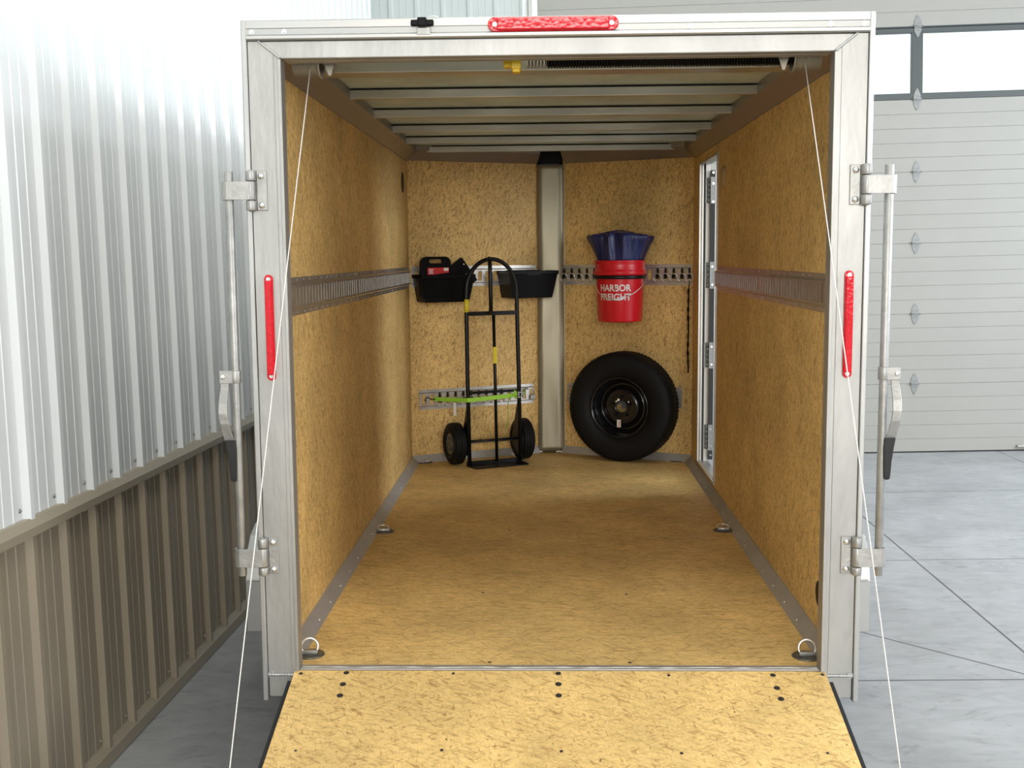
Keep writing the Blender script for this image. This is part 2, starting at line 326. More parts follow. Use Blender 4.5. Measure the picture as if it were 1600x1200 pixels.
def tag(o, label=None, cat=None, group=None, kind=None):
    if label: o['label'] = label
    if cat: o['category'] = cat
    if group: o['group'] = group
    if kind: o['kind'] = kind
    return o
def thing(name, label, cat, loc, basis=None, group=None, tm=True):
    """an Empty at loc (trailer coordinates when tm); basis = 3x3 local axes in trailer coordinates"""
    o = bpy.data.objects.new(name, None); o.empty_display_size = 0.1; C.objects.link(o)
    m = Matrix.Translation(Vector(loc)) @ (basis.to_4x4() if basis is not None else Matrix())
    o.matrix_world = (TM @ m) if tm else m
    return tag(o, label, cat, group)
def copy_tree(o, parent=None):
    c = o.copy(); C.objects.link(c)
    if parent is not None: c.parent = parent
    for ch in list(o.children): copy_tree(ch, c)
    return c
def R(a, ax): return Matrix.Rotation(a, 4, ax)
def T(x, y, z): return Matrix.Translation((x, y, z))

# ================================================================== BUILDING
XL = -1.648; YB = 10.079; ZC = 6.6
tag(MB().box((XL - 0.15, -9, -0.12), (9.6, YB + 0.3, 0.0)).obj('floor', 'concrete'), kind='structure')
tag(MB().box((XL - 0.15, -9, ZC), (9.6, YB + 0.3, ZC + 0.1)).obj('ceiling', 'ceiling'), kind='structure')

def rib_profile(y0, y1, rib0, pitch=0.2286, h=0.019):
    """2-D (along, out) points of a ribbed steel sheet"""
    pts = []; n0 = int(math.floor((y0 - rib0) / pitch)) - 1; n1 = int(math.ceil((y1 - rib0) / pitch)) + 1
    for i in range(n0, n1 + 1):
        c = rib0 + i * pitch
        pts += [(c - 0.028, 0), (c - 0.012, h), (c + 0.012, h), (c + 0.028, 0)]
        for f in (0.37, 0.63):
            m = c + pitch * f; pts += [(m - 0.006, 0), (m - 0.003, 0.0025), (m + 0.003, 0.0025), (m + 0.006, 0)]
    pts = [p for p in pts if y0 <= p[0] <= y1]
    return [(y0, 0)] + pts + [(y1, 0)]
RIB0 = 3.331
def side_sheet(name, m, z0, z1, x, parent=None):
    pr = rib_profile(-8.0, YB, RIB0); mb = MB()
    pts = [(x + o, y) for (y, o) in pr]; back = [(x - 0.03, YB), (x - 0.03, -8.0)]
    return mb.prism(pts + back, 'Z', z0, z1).obj(name, m, parent)
wall = tag(side_sheet('wall_left', 'wall_white', 0.972, ZC, XL - 0.012), kind='structure')
wains = side_sheet('wainscot_panel', 'wainscot', 0.05, 0.94, XL - 0.012, wall)
t1 = MB()
t1.prism([(XL - 0.03, 0.985), (XL + 0.004, 0.982), (XL + 0.022, 0.958), (XL + 0.022, 0.932), (XL + 0.019, 0.932), (XL + 0.019, 0.952), (XL - 0.03, 0.965)], 'Y', -8, YB)
tag(t1.obj('trim_1', 'wtrim'), kind='structure')
t2 = MB()
t2.prism([(XL - 0.03, 0.075), (XL - 0.012, 0.075), (XL + 0.012, 0.050), (XL + 0.012, 0.004), (XL - 0.03, 0.004)], 'Y', -8, YB)
tag(t2.obj('trim_2', 'wtrim'), kind='structure')
def screw_mb(p, n, r=0.005, h=0.005):
    p = Vector(p); n = Vector(n).normalized()
    mb = MB(); mb.cyl(p, p + n * h * 0.35, r * 1.45, 12); mb.cyl(p + n * h * 0.35, p + n * h, r, 12, r * 0.7)
    return mb
proto = screw_mb((0, 0, 0), (1, 0, 0)).obj('screw', 'cast', wall)
first = True
for i in range(-4, 20):
    for z, par, prt in ((1.012, wall, 'w'), (0.098, wains, 'b')):
        if first: o = proto; first = False
        else:
            o = proto.copy(); C.objects.link(o)
            o.parent = par
        o.location = (XL - 0.012, RIB0 + i * 0.2286 - 0.045, z)
# back wall left of the big door
pr = rib_profile(XL, -0.33, -1.261 - 0.2286 * 4, h=0.012)
mb = MB(); mb.prism([(x, YB - o) for (x, o) in pr] + [(-0.33, YB + 0.03), (XL, YB + 0.03)], 'Z', 0.0, ZC)
wb = tag(mb.obj('wall_back', 'wall_grey'), kind='structure')
MB().box((-0.33, YB + 0.06, 4.3), (9.6, YB + 0.15, ZC)).obj('header_panel', 'wall_grey', wb)
MB().box((5.5, YB + 0.06, 0), (9.6, YB + 0.15, 4.3)).obj('side_panel', 'wall_grey', wb)
for i in range(-1, 5):
    screw_mb((-1.261 + i * 0.2286 - 0.06, YB, 3.80), (0, -1, 0)).obj('screw', 'cast', wb)
mb = MB(); mb.box((XL, YB - 0.006, 0), (XL + 0.05, YB, ZC)); mb.box((XL, YB - 0.06, 0), (XL + 0.006, YB, ZC))
tag(mb.obj('trim_3', 'wall_grey'), kind='structure')
mb = MB(); mb.box((-0.345, YB - 0.02, 0), (-0.30, YB + 0.06, 4.45)); mb.box((-0.285, YB - 0.05, 0), (-0.27, YB + 0.02, 4.45)); mb.box((-0.30, YB - 0.004, 0), (-0.215, YB + 0.06, 4.45))
tag(mb.obj('trim_4', 'wall_white', bevel=0.002), kind='structure')
mb = MB(); mb.box((-0.268, YB - 0.06, 0.3), (-0.262, YB - 0.02, 4.4)); mb.box((-0.295, YB - 0.055, 0.3), (-0.289, YB - 0.02, 4.4))
tag(mb.obj('trim_5', 'cast'), kind='structure')

# overhead door : seven sections, the sixth is glazed
door = bpy.data.objects.new('door_1', None); C.objects.link(door); door.location = (2.6, YB, 0); tag(door, kind='structure')
SEC = 0.6111; DX0, DX1 = -0.215, 5.42
DO = (2.6, YB, 0)
def section(k):
    z0 = k * SEC + (0.012 if k == 0 else 0.0015); z1 = (k + 1) * SEC - 0.0015
    pts = [(YB + 0.05, z0 - 0.0015 * (k > 0)), (YB + 0.008, z0 - 0.0015 * (k > 0)), (YB, z0)]
    for j in range(1, 5):
        z = k * SEC + j * SEC / 5; pts += [(YB, z - 0.004), (YB + 0.0035, z - 0.001), (YB + 0.0035, z + 0.001), (YB, z + 0.003)]
    pts += [(YB, z1), (YB + 0.008, z1 + 0.0015), (YB + 0.05, z1 + 0.0015)]
    return MB().prism(pts, 'X', DX0, DX1).obj('door_section', 'door', door, DO)
for k in (0, 1, 2, 3, 4, 6): section(k)
z0 = 5 * SEC; z1 = 6 * SEC
HX = [3.014 - 1.119 * i for i in (3, 2, 1)] + [3.014, 3.014 + 1.119, 3.014 + 2.238]
mb = MB(); mb.box((DX0, YB, z0), (DX1, YB + 0.045, z0 + 0.055)); mb.box((DX0, YB, z1 - 0.055), (DX1, YB + 0.045, z1 - 0.012))
mb.box((DX0, YB - 0.004, z1 - 0.010), (DX1, YB + 0.045, z1))
edges = [DX0] + HX + [DX1]
for x in HX[:-1]: mb.box((x - 0.048, YB, z0 + 0.05), (x + 0.048, YB + 0.045, z1 - 0.05))
mb.box((DX0, YB, z0 + 0.05), (DX0 + 0.06, YB + 0.045, z1 - 0.05)); mb.box((DX1 - 0.06, YB, z0 + 0.05), (DX1, YB + 0.045, z1 - 0.05))
wf = mb.obj('window_section_frame', 'door_dark', door, DO, bevel=0.004)
xs = [DX0 + 0.0] + HX[:-1] + [DX1]
for a, b in zip(xs[:-1], xs[1:]):
    MB().box((a + 0.04, YB + 0.018, z0 + 0.045), (b - 0.04, YB + 0.024, z1 - 0.045)).obj('pane', 'glass', wf, DO)
mb = MB(); mb.box((DX0, YB + 0.005, 0.0), (DX1, YB + 0.045, 0.014)); mb.obj('bottom_seal', 'gap', door, DO)
MB().box((3.90, YB - 0.03, 0.035), (4.03, YB, 0.055), bevel=0.004).obj('lift_handle', 'cast', door, DO)
def hinge_mb():
    mb = MB()
    for s in (1, -1):
        pts = [(-0.027, 0.012 * s), (-0.031, 0.035 * s), (-0.008, 0.088 * s), (0, 0.093 * s), (0.008, 0.088 * s), (0.031, 0.035 * s), (0.027, 0.012 * s)]
        mb.prism(pts, 'Y', -0.006, -0.001)
        for (x, z) in ((0, 0.078), (-0.012, 0.03), (0.012, 0.03)): mb.cyl((x, -0.006, z * s), (x, -0.010, z * s), 0.0045, 10)
    mb.box((-0.035, -0.016, -0.012), (0.035, -0.001, 0.012)); mb.cyl((-0.040, -0.012, 0), (0.040, -0.012, 0), 0.007, 12)
    return mb
hp = None
for k in range(1, 7):
    for x in HX[:-1]:
        if hp is None: hp = hinge_mb().obj('hinge', 'hinge', door); o = hp
        else: o = hp.copy(); C.objects.link(o)
        o.location = (x - 2.6, 0, k * SEC)

# ================================================================== TRAILER
trl = thing('cargo_trailer', 'aluminium framed enclosed cargo trailer with lowered wooden rear ramp and V nose', 'trailer', (0, 0, 0))
def part(mb, name, m, parent=trl, **kw): return mb.obj(name, m, parent, **kw)
W = 0.84; L0 = 3.465; YV = 3.855; HP = 1.797
uL = Vector((W, YV - L0)).normalized(); LEN = Vector((W, YV - L0)).length
def pf(side, s, n, z):
    """point on nose panel: s along the panel from the side wall, n out of it, z up"""
    nl = Vector((uL.y, -uL.x)); p = Vector((-W, L0)) + uL * s + nl * n
    return Vector((p.x if side == 'L' else -p.x, p.y, z))
def pbasis(side):
    """local x along the panel (image left to right), y into the panel, z up"""
    if side == 'L': x = Vector((uL.x, uL.y, 0)); y = Vector((-uL.y, uL.x, 0))
    else: x = Vector((uL.x, -uL.y, 0)); y = Vector((uL.y, uL.x, 0))
    return Matrix((x, y, Vector((0, 0, 1)))).transposed()

for s in (-1, 1):
    # rear corner posts
    mb = MB(); x0, x1 = 0.782, 0.876
    mb.prism([(s * x0, -0.010), (s * x1, -0.010), (s * x1, 1.853), (s * 0.845, 1.853), (s * x0, 1.804)], 'Y', 0, 0.05)
    mb.box((s * x0, -0.003, 0.0), (s * (x0 + 0.010), 0.001, 1.804)); mb.box((s * (x0 + 0.020), -0.0015, 0.0), (s * (x0 + 0.0225), 0.001, 1.82))
    rp = part(mb, 'rear_post', 'alu', bevel=0.003)
    mb = MB(); mb.box((s * 0.877, -0.006, -0.092), (s * 0.893, 0.05, 1.911)); part(mb, 'corner_extrusion', 'alu_rail', bevel=0.003)
    mb = MB(); mb.prism([(s * 0.876, -0.012), (s * 0.795, -0.012), (s * 0.815, -0.070), (s * 0.83, -0.082), (s * 0.876, -0.082)], 'Y', 0.004, 0.05); part(mb, 'post_foot', 'alu', bevel=0.002)
    # weld bead
    mb = MB(); mb.tube([(s * (0.787 + 0.0886 * i / 40), -0.002 - 0.0015 * (i % 2), -0.011 + 0.001 * math.sin(i * 1.7)) for i in range(41)], 0.0045, 8)
    mb.cyl((s * 0.868, -0.004, -0.010), (s * 0.868, 0.002, -0.010), 0.010, 10); part(mb, 'weld_bead', 'alu_rail')
    mb = MB(); mb.tube([(s * (0.784 + 0.061 * i / 24), -0.002 - 0.001 * (i % 2), 1.805 + 0.048 * i / 24) for i in range(25)], 0.0035, 8); part(mb, 'weld_bead', 'alu_rail')
mb = MB(); mb.prism([(-0.7815, 1.804), (0.7815, 1.804), (0.844, 1.853), (-0.844, 1.853)], 'Y', 0.001, 0.05); mb.box((-0.78, 0.045, 1.8025), (0.78, 0.085, 1.808))
part(mb, 'rear_header', 'alu', bevel=0.003)
mb = MB(); mb.prism([(0.05, 1.854), (-0.006, 1.854), (-0.011, 1.858), (-0.011, 1.866), (-0.005, 1.870), (-0.004, 1.886), (-0.006, 1.888), (-0.006, 1.907), (0.0, 1.911), (0.05, 1.911)], 'X', -0.8775, 0.8775)
rail = part(mb, 'top_rail', 'alu_rail')
for x in (-0.861, -0.768, 0.377, 0.767, 0.861): screw_mb((x, -0.005, 1.8775), (0, -1, 0), 0.005, 0.005).obj('screw', 'bolt', rail)

# lamps
def stadium(cx, cz, lx, lz, r, n=10):
    pts = []
    horiz = lx > lz
    for side in (0, 1):
        for i in range(n + 1):
            a = -PI / 2 + PI * i / n + side * PI
            if horiz: c = (cx + (lx / 2 - r) * (1 if side == 0 else -1), cz); pts.append((c[0] + r * math.cos(a), c[1] + r * math.sin(a)))
            else:
                c = (cx, cz + (lz / 2 - r) * (1 if side == 0 else -1)); pts.append((c[0] - r * math.sin(a), c[1] + r * math.cos(a)))
    return pts
def lamp(cx, cz, lx, lz, y, nm):
    h = lx > lz; r = min(lx, lz) / 2
    base = part(MB().prism(stadium(cx, cz, lx, lz, r), 'Y', y, y - 0.007), nm, 'lens', bevel=0.002)
    d = 0.052 if h else 0.034
    a, b = (lx - d, lz * 0.86) if h else (lx * 0.86, lz - d)
    MB().box((cx - a / 2, y - 0.016, cz - b / 2), (cx + a / 2, y - 0.006, cz + b / 2), bevel=0.004).obj('lens', 'lens', base)
    for s in (-1, 1):
        p = (cx + s * (lx / 2 - r), y - 0.007, cz) if h else (cx, y - 0.007, cz + s * (lz / 2 - r))
        screw_mb(p, (0, -1, 0), 0.0042, 0.004).obj('screw', 'bolt', base)
    return base
lamp(-0.007, 1.888, 0.368, 0.040, -0.006, 'marker_lamp')
lamp(-0.836, 1.038, 0.026, 0.309, -0.001, 'tail_lamp'); lamp(0.837, 1.037, 0.026, 0.309, -0.001, 'tail_lamp')
mb = MB(); mb.box((-0.388, -0.03, 1.882), (-0.362, -0.006, 1.908), bevel=0.004); mb.box((-0.408, -0.016, 1.886), (-0.343, -0.006, 1.904), bevel=0.004)
pl = part(mb, 'plate_lamp', 'black'); MB().box((-0.391, -0.012, 1.862), (-0.352, -0.006, 1.884), bevel=0.002).obj('bracket', 'cast', pl)
mb = MB(); mb.tube([(-0.36, -0.012, 1.909), (-0.345, -0.012, 1.913), (-0.33, -0.004, 1.912)], 0.0015, 6); mb.obj('wire', 'whiteplastic', pl)

# cam bars and hinges
for s in (-1, 1):
    for up in (1, 0):
        z0, z1 = (1.377, 1.490) if up else (0.302, 0.414)
        a0, a1 = (z0 + 0.030, z0 + 0.082) if up else (z0 + 0.026, z0 + 0.081)
        mb = MB(); mb.box((s * 0.832, -0.005, z0), (s * 0.862, 0.0, z1)); mb.box((s * 0.862, -0.012, z0), (s * 0.872, 0.0, a0 - 0.002)); mb.box((s * 0.862, -0.012, a1 + 0.002), (s * 0.872, 0.0, z1))
        for za, zb in ((z0, a0 - 0.002), (a1 + 0.002, z1)): mb.cyl((s * 0.876, -0.016, za), (s * 0.876, -0.016, zb), 0.0145, 20)
        hb = part(mb, 'hinge_bracket', 'cast', bevel=0.002)
        for z in (z0 + 0.015, z1 - 0.015):
            b = MB(); b.lathe([(0.0095, 0), (0.0095, 0.003), (0.007, 0.007), (0.003, 0.009), (0.0001, 0.0093)], 16, T(s * 0.848, -0.005, z) @ R(PI / 2, 'X')); b.obj('bolt', 'bolt', hb)
        mb = MB(); mb.cyl((s * 0.876, -0.016, a0), (s * 0.876, -0.016, a1), 0.0135, 20)
        mb.box((s * 0.876, -0.0300, a0), (s * 0.945, -0.0255, a1))
        mb.prism([(s * 0.945, -0.030), (s * 0.955, -0.026), (s * 0.961, -0.015), (s * 0.958, -0.002), (s * 0.945, 0.004), (s * 0.930, -0.001), (s * 0.930, -0.006), (s * 0.945, -0.001), (s * 0.953, -0.006), (s * 0.956, -0.015), (s * 0.951, -0.022), (s * 0.945, -0.0255)], 'Z', a0, a1)
        mb.obj('hinge_strap', 'cast', hb, bevel=0.001)
        mb = MB(); mb.cyl((s * 0.876, -0.016, z0 - 0.003), (s * 0.876, -0.016, z1 + 0.002), 0.006, 12); mb.obj('pin', 'cast', hb)
    mb = MB(); mb.cyl((s * 0.940, -0.013, 0.300), (s * 0.940, -0.013, 1.488), 0.0125, 24); mb.cyl((s * 0.940, -0.013, 1.4875), (s * 0.940, -0.013, 1.4885), 0.0105, 20)
    bar = part(mb, 'cam_bar', 'cast', bevel=0.0015)
    # clamp and lever
    mb = MB(); mb.cyl((s * 0.940, -0.013, 0.878), (s * 0.940, -0.013, 0.915), 0.0165, 24)
    mb.box((s * 0.945, -0.028, 0.878), (s * 0.984, -0.022, 0.915)); cl = mb.obj('handle_clamp', 'cast', bar, bevel=0.0015)
    # second level: bolt, lever, grip stay children of the bar
    b = MB(); b.lathe([(0.007, 0), (0.007, 0.004), (0.0045, 0.005), (0.0001, 0.0045)], 12, T(s * 0.974, -0.028, 0.897) @ R(PI / 2, 'X')); b.obj('bolt', 'bolt', bar)
    z = [0.880, 0.865, 0.85, 0.82, 0.79, 0.76, 0.735, 0.708]; xc = [0.971, 0.971, 0.973, 0.975, 0.975, 0.972, 0.968, 0.962]; wd = [0.012, 0.012, 0.0125, 0.013, 0.013, 0.013, 0.0135, 0.015]; yo = [-0.022, -0.022, -0.026, -0.034, -0.038, -0.036, -0.030, -0.024]
    def ribbon(mb, zs, xs_, ws, ys, t):
        rows = []
        for a, b_, c, d in zip(zs, xs_, ws, ys):
            rows.append([mb.bm.verts.new((s * (b_ - c), d, a)), mb.bm.verts.new((s * (b_ + c), d, a)), mb.bm.verts.new((s * (b_ + c), d + t, a)), mb.bm.verts.new((s * (b_ - c), d + t, a))])
        for p, q in zip(rows[:-1], rows[1:]):
            for k in range(4): mb.bm.faces.new((p[k], p[(k + 1) % 4], q[(k + 1) % 4], q[k]))
        mb.bm.faces.new(rows[0]); mb.bm.faces.new(rows[-1])
        return mb
    ribbon(MB(), z, xc, wd, yo, 0.006).obj('lever', 'cast', bar, bevel=0.0015)
    ribbon(MB(), [0.710, 0.68, 0.64, 0.60, 0.590, 0.587], [0.959, 0.955, 0.953, 0.953, 0.953, 0.953], [0.0155, 0.0145, 0.0115, 0.0095, 0.008, 0.004], [-0.032, -0.032, -0.031, -0.030, -0.029, -0.027], 0.016).obj('grip', 'grip', bar, bevel=0.002)

# floor, sill, walls
fp = [(-W, 0.046), (W, 0.046), (W, L0), (0.09, YV - 0.01), (-0.09, YV - 0.01), (-W, L0)]
floor_p = part(MB().prism(fp, 'Z', -0.020, 0.0), 'floor_board', 'wood_floor')
mb = MB(); mb.box((-0.782, 0.012, -0.05), (0.782, 0.048, 0.0025)); mb.tube([(-0.78 + 1.56 * i / 120, 0.026 + 0.002 * math.sin(i * .35), 0.0005 + 0.0012 * math.sin(i * 0.9) * math.sin(i * .17)) for i in range(121)], 0.0045, 8)
part(mb, 'sill_strip', 'alu_trim', bevel=0.002)
mb = MB(); mb.box((-0.876, 0.05, -0.09), (-0.82, L0, -0.021)); mb.box((0.82, 0.05, -0.09), (0.876, L0, -0.021))
for i in range(8): mb.box((-0.82, 0.06 + i * 0.45, -0.075), (0.82, 0.11 + i * 0.45, -0.021))
part(mb, 'chassis_frame', 'alu')
SY = [0.05, 1.20, 2.42, L0]
for a, b in zip(SY[:-1], SY[1:]):
    part(MB().box((-W - 0.01, a + 0.0007, 0.0), (-W, b - 0.0007, 1.887)), 'wall_board', 'wood_side')
DY0, DY1, DZ0, DZ1 = 2.545, 3.170, 0.062, 1.738
part(MB().box((W, 0.05, 0.0), (W + 0.01, 1.25, 1.887)), 'wall_board', 'wood_side')
mb = MB(); mb.box((W, 1.2514, 0.0), (W + 0.01, DY0, 1.887)); part(mb, 'wall_board', 'wood_side')
part(MB().box((W, DY0, DZ1), (W + 0.01, DY1, 1.887)), 'wall_board', 'wood_side')
part(MB().box((W, DY0, 0), (W + 0.01, DY1, DZ0)), 'wall_board', 'wood_side')
part(MB().box((W, DY1, 0), (W + 0.01, L0, 1.887)), 'wall_board', 'wood_side')
# outer skin and roof
mb = MB()
mb.box((-0.893, 0.05, -0.09), (-0.880, L0, 1.887)); mb.box((0.880, 0.05, -0.09), (0.893, DY0 - 0.02, 1.887)); mb.box((0.880, DY1 + 0.02, -0.09), (0.893, L0, 1.887)); mb.box((0.880, DY0 - 0.02, DZ1 + 0.02), (0.893, DY1 + 0.02, 1.887)); mb.box((0.880, DY0 - 0.02, -0.09), (0.893, DY1 + 0.02, DZ0 - 0.02))
for s in (-1, 1): mb.prism([(s * 0.893, L0), (s * 0.05, YV + 0.06), (s * 0.05, YV + 0.04), (s * 0.86, L0)], 'Z', -0.09, 1.887)
mb.box((-0.06, YV + 0.03, -0.09), (0.06, YV + 0.06, 1.887))
part(mb, 'outer_skin', 'skin')
rf = [(-0.893, 0.05), (0.893, 0.05), (0.893, L0), (0.0, YV + 0.06), (-0.893, L0)]
part(MB().prism(rf, 'Z', 1.888, 1.908), 'roof_sheet', 'roof')
mb = MB()
for s in (-1, 1): mb.box((s * 0.85, 0.05, 1.86), (s * 0.893, L0, 1.887))
part(mb, 'roof_side_rail', 'alu')
# roof bows
for i, y in enumerate((0.543, 1.164, 1.766, 2.375, 2.94, 3.47)):
    d = 0.110 if i == 0 else 0.030; xw = 0.83 if i < 5 else 0.74
    mb = MB(); mb.box((-xw, y, 1.848), (xw, y + d, 1.8805)); rb = part(mb, 'roof_bow', 'bow', bevel=0.002)
    MB().box((-xw, y + 0.005, 1.8805), (xw, y + d, 1.887)).obj('bow_shadow_strip', 'gap', rb)  # black strip drawn in for the shade where bow meets roof
# cove trims
for s in (-1, 1):
    mb = MB(); mb.prism([(s * W, HP - 0.004), (s * (W - 0.004), HP - 0.004), (s * (W - 0.004), HP), (s * 0.780, 1.850), (s * 0.780, 1.887), (s * W, 1.887)], 'Y', 0.085, L0 - 0.02)
    part(mb, 'cove_trim', 'cove', bevel=0.001)
    mb = MB(); mb.prism([(s * W, 0.036), (s * (W - 0.006), 0.036), (s * (W - 0.040), 0.002), (s * (W - 0.044), 0.0), (s * W, 0.0)], 'Y', 0.05, L0 - 0.01)
    ft = part(mb, 'floor_trim', 'alu_trim')
    for i in range(16): screw_mb((s * (W - 0.030), 0.25 + i * 0.2, 0.0115), (-s, 0, 1), 0.0028, 0.003).obj('screw', 'bolt', ft)
for sd in 'LR':
    bs = pbasis(sd).to_4x4(); m = TM0 = Matrix.Translation(pf(sd, 0, 0, 0)) @ bs if sd == 'L' else Matrix.Translation(pf('R', LEN, 0, 0)) @ bs
    # in this frame x = along panel left to right, y into the panel
    x0, x1 = (0.0, LEN) if sd == 'L' else (0.0, LEN)
    xa, xb = (0.0, LEN - 0.088) if sd == 'L' else (0.088, LEN)
    part(MB().box((xa, 0.0, 0.0), (xb, 0.010, 1.887), m), 'nose_board', 'wood_nose')
    mb = MB(); mb.prism([(0.0, HP + 0.004), (-0.004, HP + 0.004), (-0.052, 1.860), (-0.052, 1.887), (0.0, 1.887)], 'X', xa + 0.01, xb, m)
    part(mb, 'cove_trim', 'cove', bevel=0.001)
    mb = MB(); mb.prism([(0.0, 0.044), (-0.004, 0.044), (-0.028, 0.002), (-0.030, 0.0), (0.0, 0.0)], 'X', xa, xb, m); part(mb, 'floor_trim', 'alu_trim')

# nose post cover
mb = MB(); yq = 3.812
cols = [(-0.112, yq + 0.012), (-0.098, yq + 0.004), (-0.092, yq + 0.018), (-0.080, yq + 0.020), (-0.078, yq - 0.004), (-0.04, yq - 0.002), (0.0, yq - 0.001), (0.04, yq - 0.002), (0.076, yq - 0.004), (0.084, yq + 0.004), (0.098, yq + 0.002), (0.112, yq + 0.012)]
rows = []; NZ = 60
for j in range(NZ + 1):
    z = 0.008 + (1.795 - 0.008) * j / NZ; row = []
    for i, (x, y) in enumerate(cols):
        dy = 0
        if 4 <= i <= 8:
            dy += 0.0035 * math.sin(z * 3.1 + 0.8) * (1 - (x / 0.08) ** 2) + 0.002 * math.sin(z * 9 + x * 30)
            dy -= 0.010 * max(0, 1 - ((z - 1.83) / 0.10) ** 2 - (x / 0.075) ** 2)
            dy += 0.004 * math.exp(-((z - 0.85) / 0.10) ** 2) * math.sin(x * 40)
        row.append(mb.bm.verts.new((x, y + dy, z)))
    rows.append(row)
for a, b in zip(rows[:-1], rows[1:]):
    for i in range(len(cols) - 1):
        f = mb.bm.faces.new((a[i], a[i + 1], b[i + 1], b[i])); f.smooth = 4 <= i <= 7
pc = part(mb, 'nose_post_cover', 'post'); sm = pc.modifiers.new('thick', 'SOLIDIFY'); sm.thickness = 0.002; sm.offset = -1
MB().box((-0.070, yq - 0.002, 1.806), (0.068, yq + 0.02, 1.887)).obj('top_cap', 'black', pc)
for sx in (-1, 1):
    for z in (1.76, 0.92, 0.10): screw_mb((sx * 0.100, yq + 0.004, z), (0, -1, 0), 0.004, 0.004).obj('screw', 'bolt', pc)
for x0, x1 in ((-0.078, -0.055), (0.03, 0.072)):
    mb = MB(); mb.tube([(x0 + (x1 - x0) * i / 8, yq - 0.012, 0.006 + 0.004 * math.sin(PI * i / 8)) for i in range(9)], 0.005, 8); mb.obj('daylight_sliver', 'white', pc)  # white beads stand for daylight leaking in below the post cover

# e-tracks: flanged strip, raised band with slots
def etrack(mtx, length, pitch=0.0508, zc=0.0, h=0.1224, start=0.025):
    """x along, -y out of the wall, z up"""
    mb = MB(); hz = h / 2; sl = 0.030; t = 0.010
    for s in (-1, 1):
        mb.prism([(0.0, s * hz), (-0.0025, s * hz), (-0.0025, s * 0.044), (-t, s * 0.037), (-t, s * sl), (-t + 0.0025, s * sl), (-t + 0.0025, s * 0.036), (0.0, s * 0.043)], 'X', 0, length, mtx)
        k = 0
        while 0.0254 + k * pitch < length:
            if k % 2 == 0: mb.cyl((0.0254 + k * pitch, -0.0025, s * 0.053), (0.0254 + k * pitch, -0.005, s * 0.053), 0.003, 8, mtx=mtx)
            k += 1
    x = start; edges_ = [0.0]; 
    while x < length - 0.01: edges_ += [x - 0.0130, x + 0.0130]; x += pitch
    edges_.append(length)
    for i in range(0, len(edges_) - 1, 2):
        if edges_[i + 1] - edges_[i] > 0.001: mb.box((edges_[i], -t, -sl), (edges_[i + 1], -t + 0.006, sl), mtx)
    return mb
ZT = 1.117
# side tracks: left wall local x = trailer y
ml = Matrix(((0, 1, 0, -W), (1, 0, 0, 0), (0, 0, 1, 0), (0, 0, 0, 1))) @ Matrix.Scale(-1, 4, (0, 1, 0))
def side_m(s, y0): 
    # local (x,y,z) -> trailer (s*W + s*y , y0 + x, ZT+z); y negative = out of the wall
    return Matrix(((0, s, 0, s * W), (1, 0, 0, y0), (0, 0, 1, ZT), (0, 0, 0, 1)))
part(etrack(side_m(-1, 0.05), 1.498, start=0.03), 'wall_track', 'etrack_dark'); part(etrack(side_m(-1, 1.551), 1.89, start=0.03), 'wall_track', 'etrack_dark')
part(etrack(side_m(1, 0.05), 1.30, start=0.03), 'wall_track', 'etrack_dark'); part(etrack(side_m(1, 1.352), 1.185, start=0.03), 'wall_track', 'etrack_dark')
mL = Matrix.Translation(pf('L', 0, 0, 0)) @ pbasis('L').to_4x4(); mR = Matrix.Translation(pf('R', LEN, 0, 0)) @ pbasis('R').to_4x4()
part(etrack(mL @ T(0.012, 0, ZT + 0.003), 0.815, start=0.03), 'wall_track', 'etrack')
part(etrack(mR @ T(LEN - 0.852, 0, ZT + 0.003), 0.845, start=0.028), 'wall_track', 'etrack')
part(etrack(mL @ T(0.046, 0, 0.380), 0.758, start=0.03), 'wall_track', 'etrack')
part(etrack(mR @ T(LEN - 0.810, 0, 0.385), 0.750, start=0.03), 'wall_track', 'etrack')

# D-rings
def dring(x, y, up=False, rot=0.0):
    mb = MB(); mb.lathe([(0.0001, 0.003), (0.018, 0.003), (0.030, 0.0015), (0.038, 0.006), (0.045, 0.004), (0.047, 0.0005), (0.0001, 0.0)], 32, T(x, y, 0.0))
    d = part(mb, 'tie_down_plate', 'plate')
    mb = MB(); mb.box((x - 0.026, y - 0.008, 0.002), (x + 0.026, y + 0.008, 0.016), bevel=0.004); mb.obj('strap_plate', 'cast', d)
    r = 0.026; tilt = math.radians(80 if up else 12)
    pts = [(r * math.cos(a), r * math.sin(a) + 0.016, 0) for a in [2 * PI * i / 28 for i in range(28)]]
    mtx = T(x, y, 0.010 if up else 0.012) @ R(rot, 'Z') @ R(tilt, 'X')
    mb = MB(); mb.tube(pts, 0.0038, 8, True, mtx); mb.obj('ring', 'chromeclip', d)
dring(-0.779, 0.140, True, 0.15); dring(0.772, 0.132, True, -0.1)
for x, y, rt in ((-0.770, 1.742, 0.4), (0.766, 1.752, 0), (-0.765, 3.475, -0.8), (0.762, 3.50, 0.3)): dring(x, y, False, rt)
for x, y in ((-0.21, 0.075), (-0.20, 1.76), (0.22, 0.075), (-0.27, 0.80), (0.26, 0.78)):
    MB().cyl((x, y, -0.001), (x, y, 0.0008), 0.006, 14).obj('screw', 'darkscrew', floor_p)

